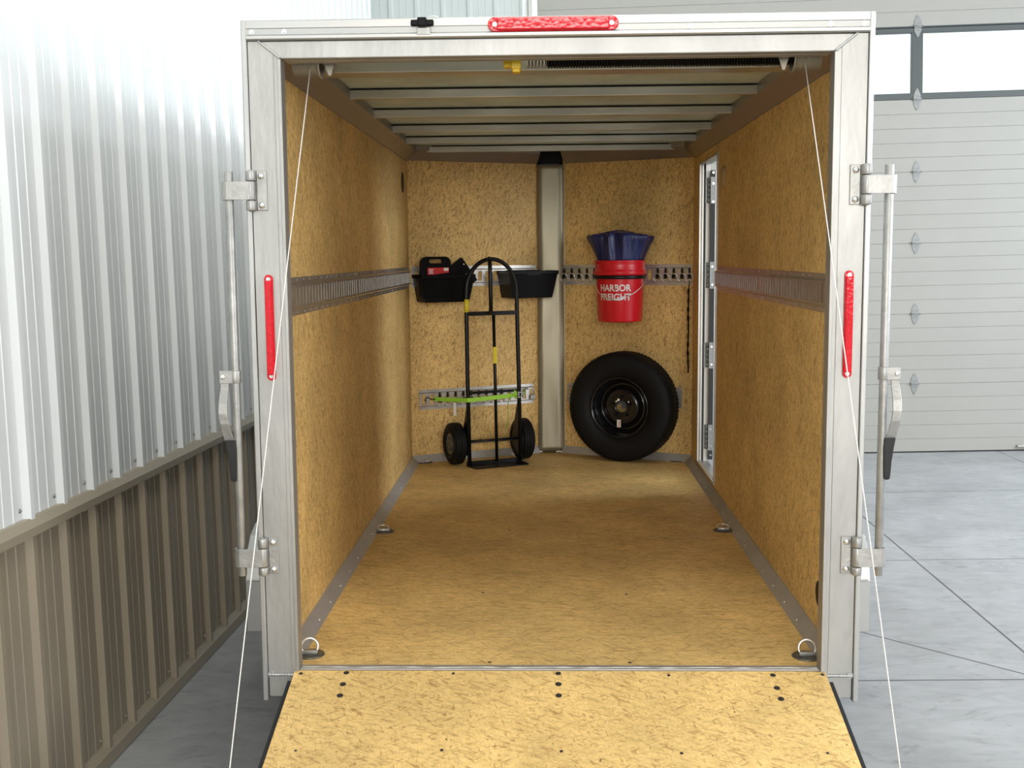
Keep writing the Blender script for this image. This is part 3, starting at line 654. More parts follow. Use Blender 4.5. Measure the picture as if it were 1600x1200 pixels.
# side vents and round cover
mb = MB(); mb.lathe([(0.001, 0.004), (0.035, 0.004), (0.055, 0.003), (0.060, 0.0)], 28, T(-W, 3.237, 1.66) @ R(PI / 2, 'Y')); part(mb, 'side_vent', 'black')
mb = MB(); mb.lathe([(0.001, 0.004), (0.030, 0.004), (0.040, 0.003), (0.043, 0.0)], 28, T(W, 0.275, 0.155) @ R(-PI / 2, 'Y')); part(mb, 'side_vent', 'black')
mb = MB(); mb.lathe([(0.001, 0.016), (0.03, 0.015), (0.048, 0.010), (0.056, 0.0)], 32, T(W, 2.34, 1.612) @ R(-PI / 2, 'Y')); part(mb, 'round_cover', 'disc')

# spring, shaft, drums, cables
sy = 0.15
part(MB().cyl((-0.70, sy, 1.829), (0.74, sy, 1.829), 0.0127, 16), 'torsion_shaft', 'alu_rail')
mb = MB(); N_ = 88; x0, x1 = -0.025, 0.70; pts = []
for i in range(N_ * 10 + 1): a = 2 * PI * i / 10; pts.append((x0 + (x1 - x0) * i / (N_ * 10), sy + 0.031 * math.cos(a), 1.824 + 0.031 * math.sin(a)))
mb.tube(pts, 0.0033, 5); mb.cyl((x0, sy, 1.824), (x1, sy, 1.824), 0.0285, 16); part(mb, 'torsion_spring', 'black')
mb = MB(); x0, x1 = -0.088, -0.028; pts = []
for i in range(6 * 14 + 1): a = 2 * PI * i / 14; pts.append((x0 + (x1 - x0) * i / 84, sy + 0.031 * math.cos(a), 1.824 + 0.031 * math.sin(a)))
mb.tube(pts, 0.0030, 6); part(mb, 'spring_end_coil', 'alu_rail')
mb = MB(); mb.box((-0.129, sy - 0.035, 1.786), (-0.101, sy + 0.03, 1.86), bevel=0.003); mb.box((-0.153, sy - 0.02, 1.793), (-0.127, sy + 0.02, 1.84), bevel=0.004); mb.box((-0.126, sy - 0.03, 1.777), (-0.104, sy + 0.01, 1.79), bevel=0.003)
part(mb, 'center_bracket', 'yellow')
for s in (-1, 1):
    mb = MB(); n = 15; prof = [(0.0001, 0), (0.040, 0.0)]
    for i in range(n * 4 + 1): prof.append((0.043 + 0.0022 * math.cos(2 * PI * i / 4), 0.002 + 0.072 * i / (n * 4)))
    prof += [(0.049, 0.077), (0.049, 0.081), (0.040, 0.081), (0.038, 0.060), (0.014, 0.060), (0.0001, 0.060)] if s < 0 else [(0.049, 0.077), (0.049, 0.081), (0.040, 0.081), (0.038, 0.060), (0.014, 0.060), (0.0001, 0.060)]
    m = T(s * 0.775, sy, 1.818) @ R(-s * PI / 2, 'Y'); mb.lathe(prof, 32, m); part(mb, 'cable_drum', 'winding')
    mb = MB(); mb.box((s * 0.668, sy - 0.03, 1.792), (s * 0.676, sy + 0.05, 1.887)); mb.box((s * 0.650, sy - 0.012, 1.800), (s * 0.676, sy + 0.012, 1.818), bevel=0.003); mb.cyl((s * 0.66, sy, 1.829), (s * 0.69, sy, 1.829), 0.022, 16); mb.prism([(s * 0.640, 1.84), (s * 0.690, 1.84), (s * 0.668, 1.772), (s * 0.660, 1.772)], 'Y', sy - 0.036, sy - 0.030); part(mb, 'shaft_bracket', 'winding', bevel=0.001)
    a = Vector((-0.720 if s < 0 else 0.724, sy - 0.042, 1.79)); b = Vector((s * 0.782, -0.95, -0.252)); pts = []
    for i in range(13): t = i / 12; p = a.lerp(b, t); p.x += s * 0.002 * math.sin(PI * t); pts.append(p)
    part(MB().tube(pts, 0.0015, 8), 'lift_cable', 'cable')

# ramp
rv = Vector((0, -1, -0.27)).normalized(); nv = Vector((0, -0.27, 1)).normalized()
rm = Matrix((Vector((1, 0, 0)), -rv, nv)).transposed().to_4x4(); rm.translation = Vector((0, 0.004, 0.0))
RLEN = 1.80
ramp = part(MB().box((-0.796, -RLEN, -0.012), (0.796, 0.0, 0.0), rm), 'ramp_board', 'wood_ramp')
for q in (-0.808, 0.797): MB().box((q, -RLEN, -0.050), (q + 0.011, -0.05, -0.001), rm).obj('edge_seal', 'gap', ramp)
mb = MB(); mb.box((-0.796, -RLEN, -0.050), (-0.745, -0.02, -0.0125), rm); mb.box((0.745, -RLEN, -0.050), (0.796, -0.02, -0.0125), rm); mb.box((-0.745, -RLEN, -0.05), (0.745, -RLEN + 0.05, -0.0125), rm); mb.obj('ramp_frame', 'alu', ramp)
for x, yy, r in ((-0.638, .008, .0085), (-0.639, .064, .0095), (-0.639, .118, .0095), (0, .009, .0085), (0, .061, .0095), (0, .115, .0095), (.638, .015, .0085), (.638, .077, .0095), (.640, .128, .0095), (-.315, .010, .005), (.329, .017, .005), (-.321, .355, .005), (.004, .358, .005), (.328, .364, .005), (-.775, .012, .006), (.785, .012, .006), (-.72, .36, .004), (.72, .36, .004)):
    mb = MB(); mb.cyl((x, -yy - 0.004, -0.002), (x, -yy - 0.004, 0.0006), r, 16, mtx=rm); mb.cyl((x, -yy - 0.004, 0.0006), (x, -yy - 0.004, 0.0016), r * 0.45, 8, mtx=rm); mb.obj('screw', 'darkscrew', ramp)

# fenders and wheels
for s in (-1, 1):
    prof = [(0.95, -0.20), (0.95, 0.00), (0.962, 0.06), (0.99, 0.115), (1.04, 0.16), (1.12, 0.19), (1.72, 0.19), (1.80, 0.16), (1.85, 0.115), (1.878, 0.06), (1.89, 0.0), (1.89, -0.20), (1.875, -0.20), (1.86, 0.0), (1.80, 0.12), (1.72, 0.175), (1.12, 0.175), (1.04, 0.12), (0.98, 0.0), (0.965, -0.20)]
    mb = MB(); mb.prism(prof, 'X', s * 0.893, s * 1.196); mb.box((s * 0.90, 0.944, 0.0), (s * 1.19, 0.952, 0.008), bevel=0.003); fd = part(mb, 'fender', 'alu_rail', bevel=0.006)
    MB().prism([(0.955, -0.19), (0.955, 0.0), (0.97, 0.06), (1.04, 0.155), (1.12, 0.185), (1.72, 0.185), (1.80, 0.155), (1.875, 0.06), (1.885, -0.19), (1.82, -0.19), (1.78, 0.02), (1.06, 0.02), (1.01, -0.19)], 'X', s * 1.190, s * 1.199).obj('fender_skirt', 'alu_rail', fd, bevel=0.004)
def tyre_prof(Ro, Ri, wd):
    h = wd / 2
    return [(Ri, -h * 0.72), (Ri + 0.010, -h * 0.86), (Ri + (Ro - Ri) * 0.35, -h * 0.99), (Ri + (Ro - Ri) * 0.6, -h), (Ro - 0.030, -h * 0.94), (Ro - 0.012, -h * 0.84), (Ro - 0.002, -h * 0.66), (Ro, -h * 0.50), (Ro - 0.006, -h * 0.46), (Ro - 0.006, -h * 0.40), (Ro, -h * 0.37), (Ro, -h * 0.05), (Ro - 0.006, -h * 0.03),
            (Ro - 0.006, h * 0.03), (Ro, h * 0.05), (Ro, h * 0.37), (Ro - 0.006, h * 0.40), (Ro - 0.006, h * 0.46), (Ro, h * 0.50), (Ro - 0.002, h * 0.66), (Ro - 0.012, h * 0.84), (Ro - 0.030, h * 0.94), (Ri + (Ro - Ri) * 0.6, h), (Ri + (Ro - Ri) * 0.35, h * 0.99), (Ri + 0.010, h * 0.86), (Ri, h * 0.72)]
for s in (-1, 1):
    m = T(s * 1.03, 1.42, -0.170) @ R(PI / 2, 'Y')
    wh = part(MB().lathe(tyre_prof(0.325, 0.185, 0.20), 48, m, closed=True), 'wheel_tyre', 'rubber')
    mb = MB(); mb.lathe([(0.186, -0.07), (0.17, -0.06), (0.165, 0.0), (0.06, 0.02), (0.0001, 0.02)], 32, m); mb.obj('wheel_rim', 'cast', wh)
part(MB().cyl((-0.94, 1.42, -0.170), (0.94, 1.42, -0.170), 0.03, 16), 'axle', 'gap')
# tongue jack foot carrying the nose
mb = MB(); mb.box((-0.03, YV + 0.06, -0.09), (0.03, YV + 0.75, -0.02)); mb.cyl((0, YV + 0.55, -0.497), (0, YV + 0.55, 0.12), 0.028, 16); mb.cyl((0, YV + 0.55, -0.545), (0, YV + 0.55, -0.49), 0.07, 20)
part(mb, 'tongue_jack', 'gap')

# side door, opened outward on its hinges
mb = MB(); t = 0.006
mb.box((W - t, DY1 - 0.001, DZ0), (W + 0.002, DY1 + 0.018, DZ1)); mb.box((W - 0.001, DY1, DZ0), (0.858, DY1 + 0.018, DZ1)); mb.box((W - t, DY0 - 0.018, DZ0), (W + 0.055, DY0, DZ1)); mb.box((W - t, DY0 - 0.018, DZ1), (0.893, DY1 + 0.018, DZ1 + 0.008)); mb.box((W - t, DY0 - 0.018, DZ0 - 0.012), (0.893, DY1 + 0.018, DZ0))
jm = part(mb, 'door_frame', 'alu_rail')
MB().box((0.858, DY1 - 0.003, DZ0 + 0.01), (0.869, DY1 + 0.016, DZ1 - 0.03)).obj('door_seal', 'seal', jm)
MB().box((0.869, DY1 + 0.001, DZ0), (0.893, DY1 + 0.018, DZ1)).obj('outer_jamb', 'whiteplastic', jm)
dr = part(MB().box((0.893, DY1 - 0.028, DZ0 + 0.012), (1.48, DY1 + 0.004, DZ1 - 0.035)), 'side_door', 'door_panel', bevel=0.003)
MB().box((0.890, DY1 - 0.034, DZ0 + 0.012), (0.916, DY1 - 0.026, DZ1 - 0.035)).obj('edge_channel', 'seal', dr)
MB().box((0.918, DY1 - 0.034, DZ0 + 0.012), (0.932, DY1 - 0.026, DZ1 - 0.035)).obj('edge_strip', 'alu_rail', dr)
for z0, z1 in ((1.522, 1.663), (1.05, 1.194), (0.60, 0.742), (0.131, 0.272)):
    mb = MB(); mb.box((0.866, DY1 - 0.006, z0), (0.888, DY1 + 0.001, z1)); mb.box((0.890, DY1 - 0.038, z0 - 0.003), (0.914, DY1 - 0.034, z1 + 0.003))
    for k in range(5): mb.cyl((0.884, DY1 - 0.012, z0 + (z1 - z0) * k / 5 + 0.002), (0.884, DY1 - 0.012, z0 + (z1 - z0) * (k + 1) / 5), 0.008, 12)
    h = mb.obj('door_hinge', 'hinge', dr)
for z in (1.69, 1.63, 1.53, 1.17, 1.07, 0.72, 0.62, 0.25, 0.15, 0.10): screw_mb((0.905, DY1 - 0.038, z), (0, -1, 0), 0.004, 0.004).obj('screw', 'bolt', dr)

# ================================================================== THINGS IN THE TRAILER
# ---- spare tyre (axis = panel normal)
def nbasis(side):
    b = pbasis(side); return Matrix((b.col[0], b.col[2], -b.col[1])).transposed()     # local z = out of the panel
st = thing('spare_tire', 'spare trailer tire on gloss black steel rim leaning against the nose wall', 'tire', pf('R', 0.395, 0.105, 0.331), nbasis('R'))
def tread(r, z, a):
    if r > 0.326 and 0.03 < abs(z) < 0.085: 
        return (r - (0.0035 if (int(a * 180 / PI * 0.5) % 2) else 0.0), z)
    return (r, z)
MB().lathe(tyre_prof(0.332, 0.180, 0.185), 360, closed=True, fn=tread).obj('tire', 'rubber', st)
mb = MB(); mb.lathe([(0.183, 0.072), (0.187, 0.078), (0.180, 0.082), (0.172, 0.074), (0.166, 0.058), (0.160, 0.052), (0.156, 0.030), (0.148, 0.024), (0.144, 0.004), (0.138, -0.002), (0.125, 0.006), (0.112, 0.026), (0.098, 0.036), (0.080, 0.036), (0.066, 0.030), (0.050, 0.030), (0.036, 0.034), (0.0355, 0.022), (0.05, 0.022), (0.14, -0.01), (0.165, -0.07), (0.183, -0.07)], 64, closed=True)
rim = mb.obj('rim', 'glossblack', st)
for k in range(5):
    a = 2 * PI * k / 5 + 0.3; mb = MB(); mb.lathe([(0.0065, 0.028), (0.0095, 0.036), (0.0085, 0.038), (0.004, 0.033), (0.0001, 0.033)], 14, T(0.057 * math.cos(a), 0.057 * math.sin(a), 0)); mb.obj('lug_hole', 'black', rim)
MB().box((0.012 - 0.040, -0.125, 0.030), (0.010 - 0.014, -0.080, 0.0375), bevel=0.001).obj('sticker', 'white', rim)
MB().box((-0.014, -0.120, 0.036), (-0.009, -0.086, 0.0380)).obj('sticker_stripe', 'label_red', rim)
mb = MB(); mb.cyl((-0.012, 0.045, 0.030), (-0.012, 0.045, 0.058), 0.010, 6); mb.cyl((-0.012, 0.045, 0.058), (-0.018, 0.035, 0.085), 0.006, 10); mb.obj('lug_nut', 'bolt', rim)
mb = MB(); mb.cyl((0.040, 0.028, 0.030), (0.052, 0.034, 0.052), 0.005, 10); mb.obj('valve_stem', 'bolt', rim)
tp = MB(); tp.box((-0.05, -0.03, -0.104), (0.05, 0.03, -0.095)); tp.cyl((-0.012, 0.045, -0.1), (-0.012, 0.045, 0.03), 0.006, 10); tp.obj('mounting_stud', 'cast', st)

# ---- bucket, its holder, blue bag
BS = 0.393; BN = 0.172
bk = thing('bucket', 'red plastic bucket with white lettering hanging in a ring on the right nose panel', 'bucket', pf('R', BS, BN, 0.848), pbasis('R'))
mb = MB(); mb.lathe([(0.0001, 0.004), (0.118, 0.004), (0.122, 0.0), (0.128, 0.004), (0.131, 0.012), (0.141, 0.250), (0.1425, 0.268), (0.158, 0.282), (0.1585, 0.290), (0.1500, 0.305), (0.1475, 0.318), (0.149, 0.322), (0.1475, 0.327), (0.1485, 0.334), (0.1475, 0.345), (0.1510, 0.352), (0.1515, 0.358), (0.1475, 0.361), (0.143, 0.358), (0.140, 0.27), (0.127, 0.012), (0.0001, 0.012)], 72)
mb.obj('bucket_body', 'red', bk)
def text_on_bucket(txt, size, cx, cz, width):
    cu = bpy.data.curves.new('lettering', 'FONT'); cu.body = txt; cu.size = size; cu.align_x = 'CENTER'; cu.offset = size * 0.026; cu.extrude = 0.0; cu.resolution_u = 3
    to = bpy.data.objects.new('tmp', cu); C.objects.link(to); bpy.context.view_layer.update()
    dg = bpy.context.evaluated_depsgraph_get(); me = bpy.data.meshes.new_from_object(to.evaluated_get(dg)); bpy.data.objects.remove(to)
    bm = bmesh.new(); bm.from_mesh(me)
    xs = [v.co.x for v in bm.verts]; k = width / (max(xs) - min(xs)); x_mid = (max(xs) + min(xs)) / 2
    bmesh.ops.triangulate(bm, faces=bm.faces)
    for v in bm.verts:
        x = (v.co.x - x_mid) * k; z = v.co.y; rr = 0.131 + (cz + z - 0.012) / 0.238 * 0.010 + 0.0012
        a = (x + cx) / rr - PI / 2; v.co = (rr * math.cos(a), rr * math.sin(a), cz + z)
    bmesh.ops.recalc_face_normals(bm, faces=bm.faces)
    bm.to_mesh(me); bm.free(); me.name = 'lettering'; me.materials.append(M['white'])
    o = bpy.data.objects.new('lettering', me); C.objects.link(o); o.parent = bk
    return o
AC = 0.131 * (-math.radians(0))
text_on_bucket('HARBOR', 0.054, 0.020, 0.183, 0.196); text_on_bucket('FREIGHT', 0.054, 0.020, 0.130, 0.196)
# wire handle
HR = R(math.radians(20), 'Z')
pts = [(0.150, 0.0, 0.283), (0.156, -0.03, 0.270), (0.150, -0.075, 0.235), (0.125, -0.118, 0.205), (0.085, -0.150, 0.172), (0.045, -0.164, 0.150), (0.0, -0.168, 0.135), (-0.045, -0.160, 0.137), (-0.09, -0.142, 0.150), (-0.125, -0.105, 0.175), (-0.147, -0.05, 0.23), (-0.150, 0.0, 0.283)]
MB().tube(pts, 0.0022, 8, mtx=HR).obj('wire_handle', 'chromeclip', bk)
MB().tube([(-0.042, -0.161, 0.1365), (-0.02, -0.166, 0.135), (0.0, -0.168, 0.135), (0.022, -0.1665, 0.142)], 0.0065, 12, mtx=HR).obj('handle_grip', 'whiteplastic', bk)
hd = thing('bucket_holder', 'black metal ring holding the red bucket on the wall track', 'holder', pf('R', BS, BN, 1.110), pbasis('R'))
MB().lathe([(0.1445, -0.010), (0.152, -0.010), (0.156, -0.006), (0.156, 0.008), (0.151, 0.012), (0.1445, 0.012)], 64, closed=True).obj('ring', 'blackpaint', hd)
MB().box((-0.05, BN - 0.018, -0.03), (0.05, BN - 0.0105, 0.03)).obj('back_plate', 'blackpaint', hd)

bg_ = thing('moving_blanket', 'folded dark blue quilted cloth stuffed into the top of the red bucket', 'cloth', pf('R', BS, BN, 1.12), pbasis('R'))
mb = MB(); seg = 120
random.seed(3)
ph = [random.uniform(0, 6.28) for _ in range(6)]
def bag(r, z, a):
    t = max(0.0, min(1.0, (z - 0.09) / 0.17))
    fold = 0.013 * (1 - 2 * abs(math.sin(4.5 * a + ph[0]))) + 0.004 * math.sin(13 * a + ph[1] + z * 6) + 0.002 * math.sin(25 * a + ph[2] + z * 12)
    sq = 1 + t * (0.34 * (math.cos(a) ** 2) - 0.22 * (math.sin(a) ** 2)); q = r * sq + fold * (0.45 + 0.55 * t) * (r > 0.02)
    zz = z + (0.005 * math.sin(3 * a + ph[3]) + 0.002 * math.sin(11 * a + ph[4])) * t
    if z > 0.2: zz -= 0.020 * abs(math.cos(a)) * t * min(1, r / 0.1)
    return (max(q, 0.001), zz)
prof = [(0.001, 0.0), (0.12, 0.002), (0.130, 0.06), (0.134, 0.092), (0.139, 0.12), (0.144, 0.15), (0.149, 0.18), (0.152, 0.205), (0.155, 0.228), (0.154, 0.240), (0.149, 0.249), (0.140, 0.254), (0.130, 0.252), (0.118, 0.256), (0.10, 0.262), (0.085, 0.258), (0.065, 0.264), (0.04, 0.262), (0.02, 0.264), (0.001, 0.262)]
mb.lathe(prof, seg, fn=bag); o = mb.obj('blanket_cloth', 'blue', bg_)
sb = o.modifiers.new('smooth', 'SUBSURF'); sb.levels = 1; sb.render_levels = 1

# ---- ring fittings in the tracks
def ring_fit(label, grp, side, s, z, src=None, dark=False):
    if src is None:
        o = thing('ring_fitting', label, 'tie-down ring', pf(side, s, 0.0, z), pbasis(side), grp)
        mb = MB(); mb.box((-0.0065, -0.014, -0.010), (0.0065, -0.008, 0.034), bevel=0.0015); mb.box((-0.011, -0.020, -0.028), (0.011, -0.010, -0.004), bevel=0.003); mb.cyl((0, -0.012, 0.020), (0, -0.019, 0.020), 0.005, 10); mb.obj('clip', 'blackpaint', o)
        r = 0.025; pts = [(r * math.cos(a), -0.022 - 0.006 * math.sin(a), -0.022 + r * math.sin(a)) for a in [2 * PI * i / 32 for i in range(32)]]
        MB().tube(pts, 0.0026, 8, True).obj('ring', 'chromeclip', o)
        return o
    o = copy_tree(src); o.matrix_world = TM @ Matrix.Translation(pf(side, s, 0.0, z)) @ pbasis(side).to_4x4()
    tag(o, label, None, grp); return o
rf0 = None
upr = [(0.824, 'first'), (0.773, 'second'), (0.723, 'third'), (0.672, 'fourth'), (0.621, 'fifth')]
for s, w_ in upr:
    o = ring_fit('ring clip left of the red bucket, %s from the metal nose post' % w_, 'ring clips beside the red bucket', 'R', s, 1.125, rf0); rf0 = rf0 or o
for s, w_ in ((0.215, 'first'), (0.165, 'second'), (0.114, 'third'), (0.063, 'fourth')):
    ring_fit('steel ring clip on the track right of the red bucket, %s from the bucket' % w_, 'ring clips beside the red bucket', 'R', s, 1.125, rf0)
lastring = ring_fit('steel ring clip at the door end of the upper track, black strap hanging from it', 'ring clips beside the red bucket', 'R', 0.018, 1.125, rf0)
for i, s in enumerate((0.177, 0.228, 0.279, 0.330, 0.381, 0.431, 0.482, 0.533, 0.584)):
    w_ = ['first', 'second', 'third', 'fourth', 'fifth', 'sixth', 'seventh', 'eighth', 'ninth'][i]
    ring_fit('steel ring clip on the low track behind the hand truck, %s from its wall end' % w_, 'ring clips on the low track', 'L', s, 0.387, rf0)

# ---- rubber tarp strap
rs = thing('rubber_strap', 'black rubber strap hanging from the last ring beside the side door', 'strap', pf('R', 0.018, 0.026, 1.07), pbasis('R'))
mb = MB(); pts = [(0.002 * math.sin(i * .5), -0.002 * math.sin(i * .4), -0.03 - 0.5 * i / 30) for i in range(31)]
mb.tube(pts, 0.008, 8, flat=(0.0085, 0.0035))
for i in range(9): z = -0.05 - i * 0.052; mb.tube([(0.006 * math.cos(a), -0.0045, z + 0.016 * math.sin(a)) for a in [2 * PI * k / 14 for k in range(14)]], 0.002, 6, True)
mb.obj('strap_body', 'rubber', rs)
MB().tube([(0.0, 0.002, 0.012), (0.006, -0.004, 0.006), (0.004, -0.006, -0.012), (0, -0.004, -0.032)], 0.0028, 8).obj('hook', 'blackpaint', rs)

# ---- black bins on the left panel
def bin_thing(name, label, s0, s1, z0, z1, n1, grp=None):
    o = thing(name, label, 'bin', pf('L', (s0 + s1) / 2, 0.012, z0), pbasis('L'), grp); w_ = (s1 - s0) / 2; h = z1 - z0; d = n1 - 0.012
    mb = MB(); bm = mb.bm; k = 0.028; t = 0.004
    def ring(f, z, ins):
        wx = w_ - k * (1 - f) - ins; y1 = -d + 0.030 * (1 - f) + ins; y0 = -ins
        return [bm.verts.new(p) for p in ((-wx, y1, z), (wx, y1, z), (wx, y0, z), (-wx, y0, z))]
    rs_ = [ring(0, 0, 0), ring(0.86, h * 0.86, 0)]
    a = rs_[1]; b = [bm.verts.new(v.co + Vector((0.006 * (1 if v.co.x > 0 else -1), -0.006 if v.co.y < -0.05 else 0, 0.001))) for v in a]
    c = [bm.verts.new(v.co + Vector((0, 0, h * 0.135))) for v in b]; dd = ring(1, h, t); e = ring(0, t, t)
    seq = [rs_[0], a, b, c, dd, e]
    for p, q in zip(seq[:-1], seq[1:]):
        for i in range(4): bm.faces.new((p[i], p[(i + 1) % 4], q[(i + 1) % 4], q[i]))
    bm.faces.new(rs_[0]); bm.faces.new(e)
    mb.obj('bin_body', 'black', o, bevel=0.003)
    mb = MB(); mb.box((-w_ * 0.6, -0.002, h * 0.55), (w_ * 0.6, 0.006, h * 1.02)); mb.obj('mounting_plate', 'blackpaint', o)
    return o
bL = bin_thing('storage_bin', 'black plastic bin on the left end of the track with cases standing in it', 0.014, 0.342, 0.972, 1.134, 0.205)
bR = bin_thing('storage_bin', 'black plastic bin beside the metal nose post, right of the hand truck arch', 0.560, 0.885, 0.985, 1.150, 0.205)
MB().box((-0.045, -0.1935, 0.140), (0.045, -0.190, 0.160), bevel=0.001).obj('finger_lip', 'blackpaint', bR)

pc_ = thing('carry_case', 'flat black plastic case with grip slot and red label standing in the bin', 'case', pf('L', 0.108, 0.150, 0.980), pbasis('L'))
mb = MB(); bm = mb.bm
out = stadium(0, 0.130, 0.186, 0.262, 0.045, 8)
def rrect(cx, cz, w_, h, r, n=6):
    p = []
    for (sx_, sz_, a0) in ((1, 1, 0), (-1, 1, PI / 2), (-1, -1, PI), (1, -1, 1.5 * PI)):
        for i in range(n + 1): a = a0 + PI / 2 * i / n; p.append((cx + sx_ * (w_ / 2 - r) + r * math.cos(a), cz + sz_ * (h / 2 - r) + r * math.sin(a)))
    return p
outer = rrect(0, 0.1295, 0.186, 0.259, 0.038); inner = rrect(0.0, 0.232, 0.084, 0.022, 0.0108)
for y in (0.0, -0.030):
    vo = [bm.verts.new((x, y, z)) for x, z in outer]; vi = [bm.verts.new((x, y, z)) for x, z in inner]
    eo = [bm.edges.new((vo[i], vo[(i + 1) % len(vo)])) for i in range(len(vo))]; ei = [bm.edges.new((vi[i], vi[(i + 1) % len(vi)])) for i in range(len(vi))]
    bmesh.ops.triangle_fill(bm, edges=eo + ei, use_beauty=True)
    if y == 0.0: po, pi_ = vo, vi
for A, B in ((po, vo), (pi_, vi)):
    for i in range(len(A)): bm.faces.new((A[i], A[(i + 1) % len(A)], B[(i + 1) % len(B)], B[i]))
cb = mb.obj('case_body', 'black', pc_, bevel=0.002)
lb = MB().prism([(-0.054, 0.150), (0.078, 0.166), (0.078, 0.195), (-0.054, 0.195)], 'Y', -0.0315, -0.029); lb = lb.obj('label', 'label_red', pc_)
mb = MB()
for i in range(3): mb.box((-0.046, -0.0325, 0.186 - i * 0.010), (-0.018 - 0.004 * (i % 2), -0.0312, 0.181 - i * 0.010))
mb.box((0.046, -0.0325, 0.176), (0.074, -0.0312, 0.193)); mb.box((-0.044, -0.0325, 0.142), (-0.022, -0.031, 0.148)); mb.obj('label_print', 'white', pc_)
MB().box((-0.012, -0.0325, 0.142), (0.010, -0.031, 0.148)).obj('label_accent', 'ylabel', pc_)

tc_ = thing('tool_case', 'black square-cornered case tilted on its corner in the left bin', 'case', pf('L', 0.255, 0.145, 0.984), pbasis('L'))
m = T(0.012, 0, 0.155) @ R(math.radians(-36), 'Y')
tb = MB().box((-0.075, -0.035, -0.09), (0.058, 0.0, 0.075), m, bevel=0.004).obj('case_body', 'black', tc_)
for (x, z) in ((0.042, 0.036), (0.018, -0.022)):
    mb = MB(); mb.cyl((x, -0.035, z), (x, -0.038, z), 0.004 if z > 0 else 0.005, 12, mtx=m); mb.obj('rivet', 'white', tc_)

# ---- hand truck
ht = thing('hand_truck', 'black steel two-wheel hand truck with arched handle and loop grip', 'hand truck', pf('L', 0.43, 0.25, 0.0), pbasis('L'))
# local frame: x along the panel, -y toward the rear of the trailer
def H(s, n, z): return (s - 0.43, -(n - 0.25), z)
tr = 0.0125
arch = [H(0.264, 0.275, 0.012), H(0.260, 0.27, 0.5), H(0.258, 0.27, 0.90), H(0.258, 0.272, 1.02)]
for i in range(1, 20):
    a = PI * (1 - i / 20); arch.append(H(0.418 + 0.160 * math.cos(a), 0.272 - 0.004 * math.sin(a), 1.03 + 0.192 * math.sin(a)))
arch += [H(0.578, 0.272, 1.02), H(0.580, 0.27, 0.90), H(0.588, 0.27, 0.5), H(0.592, 0.275, 0.012)]
MB().tube(arch, tr, 12).obj('frame_tube', 'blackpaint', ht)
for z in (0.905, 0.515, 0.150):
    mb = MB()
    if z == 0.905: mb.box(H(0.262, 0.278, z - 0.012), H(0.580, 0.258, z + 0.012))
    elif z == 0.515: mb.box(H(0.262, 0.276, 0.432), H(0.586, 0.262, 0.448))
    else: mb.cyl(H(0.262, 0.265, z), H(0.590, 0.265, z), 0.0075, 10)
    mb.obj('cross_bar', 'blackpaint', ht)
MB().tube([H(0.432, 0.262, 0.895), H(0.436, 0.268, 0.5), H(0.440, 0.272, 0.02)], 0.011, 12, flat=(0.012, 0.009)).obj('center_bar', 'blackpaint', ht)
lp = [H(0.400, 0.268, 1.222), H(0.392, 0.300, 1.226), H(0.386, 0.325, 1.205), H(0.384, 0.335, 1.15), H(0.386, 0.335, 1.0), H(0.390, 0.325, 0.935), H(0.402, 0.290, 0.908)]
MB().tube(lp, 0.012, 12).obj('grip_loop', 'blackpaint', ht)
mb = MB(); mb.prism([H(0.252, 0.255, 0)[:2], H(0.606, 0.255, 0)[:2], H(0.612, 0.35, 0)[:2], H(0.600, 0.375, 0)[:2], H(0.272, 0.375, 0)[:2], H(0.262, 0.36, 0)[:2]], 'Z', 0.002, 0.008)
mb.box(H(0.252, 0.262, 0.004), H(0.606, 0.257, 0.03)); mb.obj('toe_plate', 'blackpaint', ht, bevel=0.001)
for s0, sg in ((0.262, -1), (0.588, 1)):
    mb = MB(); mb.prism([( -(0.268 - 0.25), 0.42), (-(0.268 - 0.25), 0.05), (-(0.165 - 0.25), 0.105), (-(0.165 - 0.25), 0.15)], 'X', s0 - 0.43 - 0.0025, s0 - 0.43 + 0.0025); mb.obj('axle_bracket', 'blackpaint', ht)
MB().cyl(H(0.185, 0.165, 0.127), H(0.665, 0.165, 0.127), 0.008, 12).obj('axle', 'cast', ht)
for sc_, flip in ((0.215, -1), (0.655, -1)):
    m = T(*H(sc_, 0.165, 0.127)) @ R(PI / 2, 'Y')
    wh = MB().lathe(tyre_prof(0.125, 0.062, 0.085), 56, m, closed=True).obj('wheel', 'rubber', ht)
    mb = MB(); mb.lathe([(0.064, -0.034), (0.056, -0.036), (0.050, -0.022), (0.030, -0.020), (0.028, -0.040), (0.012, -0.044), (0.012, 0.044), (0.028, 0.040), (0.030, 0.020), (0.050, 0.022), (0.056, 0.036), (0.064, 0.034)], 32, m, closed=True); mb.obj('hub', 'plate', wh)
mb = MB(); mb.cyl(H(0.259, 0.272, 0.915), H(0.259, 0.272, 0.99), tr + 0.001, 14); mb.obj('side_label', 'ylabel', ht)
mb = MB(); mb.box(H(0.4215, 0.2785, 0.608), H(0.4455, 0.2755, 0.705)); mb.obj('center_label', 'ylabel', ht)

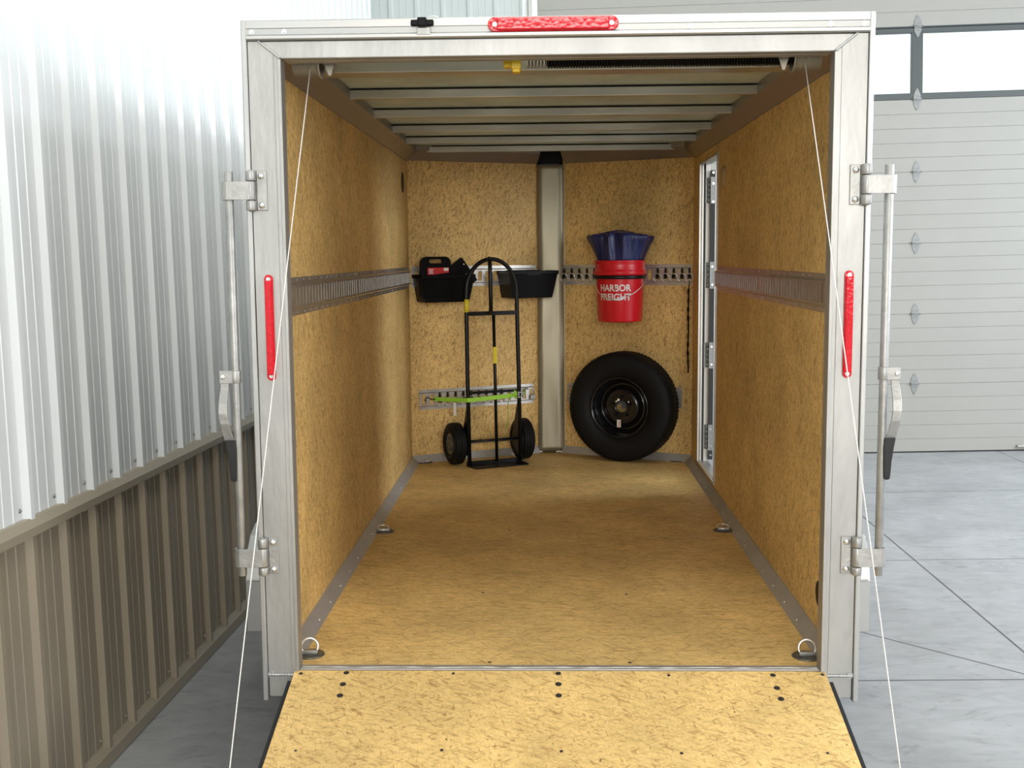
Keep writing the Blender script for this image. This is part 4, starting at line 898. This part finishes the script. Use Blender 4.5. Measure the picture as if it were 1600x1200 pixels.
# ---- lime ratchet strap
ls = thing('ratchet_strap', 'lime green webbing strap tying the hand truck to the low wall track', 'strap', pf('L', 0.35, 0.02, 0.40), pbasis('L'))
def S(s, n, z): return (s - 0.35, -(n - 0.02), z - 0.40)
def webbing(pts, hw=0.0125, t=0.0015):
    mb = MB(); rows = []
    for p in pts: p = Vector(p); rows.append([mb.bm.verts.new(p + Vector((0, -t, -hw))), mb.bm.verts.new(p + Vector((0, -t, hw))), mb.bm.verts.new(p + Vector((0, t, hw))), mb.bm.verts.new(p + Vector((0, t, -hw)))])
    for p, q in zip(rows[:-1], rows[1:]):
        for k in range(4): mb.bm.faces.new((p[k], p[(k + 1) % 4], q[(k + 1) % 4], q[k]))
    mb.bm.faces.new(rows[0]); mb.bm.faces.new(rows[-1]); return mb
webbing([S(0.130, 0.04, 0.386), S(0.17, 0.11, 0.389), S(0.215, 0.20, 0.394), S(0.250, 0.288, 0.400), S(0.30, 0.293, 0.402), S(0.42, 0.293, 0.407), S(0.53, 0.293, 0.413), S(0.56, 0.292, 0.415)]).obj('webbing', 'lime', ls)
mb = webbing([S(0.548, 0.296, 0.418), S(0.556, 0.312, 0.405), S(0.552, 0.318, 0.425), S(0.540, 0.308, 0.435)], 0.014); mb.obj('webbing_roll', 'lime', ls)
mb = webbing([S(0.60, 0.285, 0.415), S(0.68, 0.16, 0.412), S(0.715, 0.05, 0.41)], 0.008); mb.obj('short_strap', 'lime', ls)
mb = webbing([S(0.530, 0.31, 0.415), S(0.505, 0.315, 0.395), S(0.495, 0.315, 0.36), S(0.498, 0.315, 0.29), S(0.490, 0.30, 0.22)], 0.0015, 0.005); mb.obj('loose_tail', 'lime', ls)
mb = MB(); mb.box(S(0.562, 0.312, 0.400), S(0.605, 0.288, 0.405)); mb.box(S(0.562, 0.312, 0.428), S(0.605, 0.288, 0.433)); mb.cyl(S(0.572, 0.30, 0.396), S(0.572, 0.30, 0.437), 0.007, 10); mb.cyl(S(0.60, 0.30, 0.396), S(0.60, 0.30, 0.437), 0.005, 10); mb.obj('ratchet_buckle', 'cast', ls)
MB().tube([S(0.135, 0.05, 0.386), S(0.115, 0.035, 0.384), S(0.10, 0.022, 0.396), S(0.085, 0.022, 0.392), S(0.078, 0.02, 0.378), S(0.088, 0.018, 0.372)], 0.0035, 8).obj('hook', 'blackpaint', ls)
MB().tube([S(0.712, 0.05, 0.41), S(0.73, 0.035, 0.408), S(0.745, 0.022, 0.418), S(0.76, 0.02, 0.41)], 0.0035, 8).obj('hook', 'cast', ls)
MB().box(S(0.196, 0.20, 0.30), S(0.212, 0.197, 0.378)).obj('care_tag', 'whiteplastic', ls)
pk = thing('padlock', 'small steel padlock at the right end of the low track beside the nose post', 'padlock', pf('L', 0.790, 0.012, 0.345), pbasis('L'))
MB().box((-0.016, -0.018, 0.0), (0.016, -0.004, 0.028), bevel=0.002).obj('lock_body', 'cast', pk)
MB().tube([(-0.010, -0.011, 0.027), (-0.010, -0.011, 0.045), (-0.006, -0.011, 0.054), (0, -0.011, 0.057), (0.006, -0.011, 0.054), (0.010, -0.011, 0.045), (0.010, -0.011, 0.027)], 0.0028, 8).obj('shackle', 'bolt', pk)
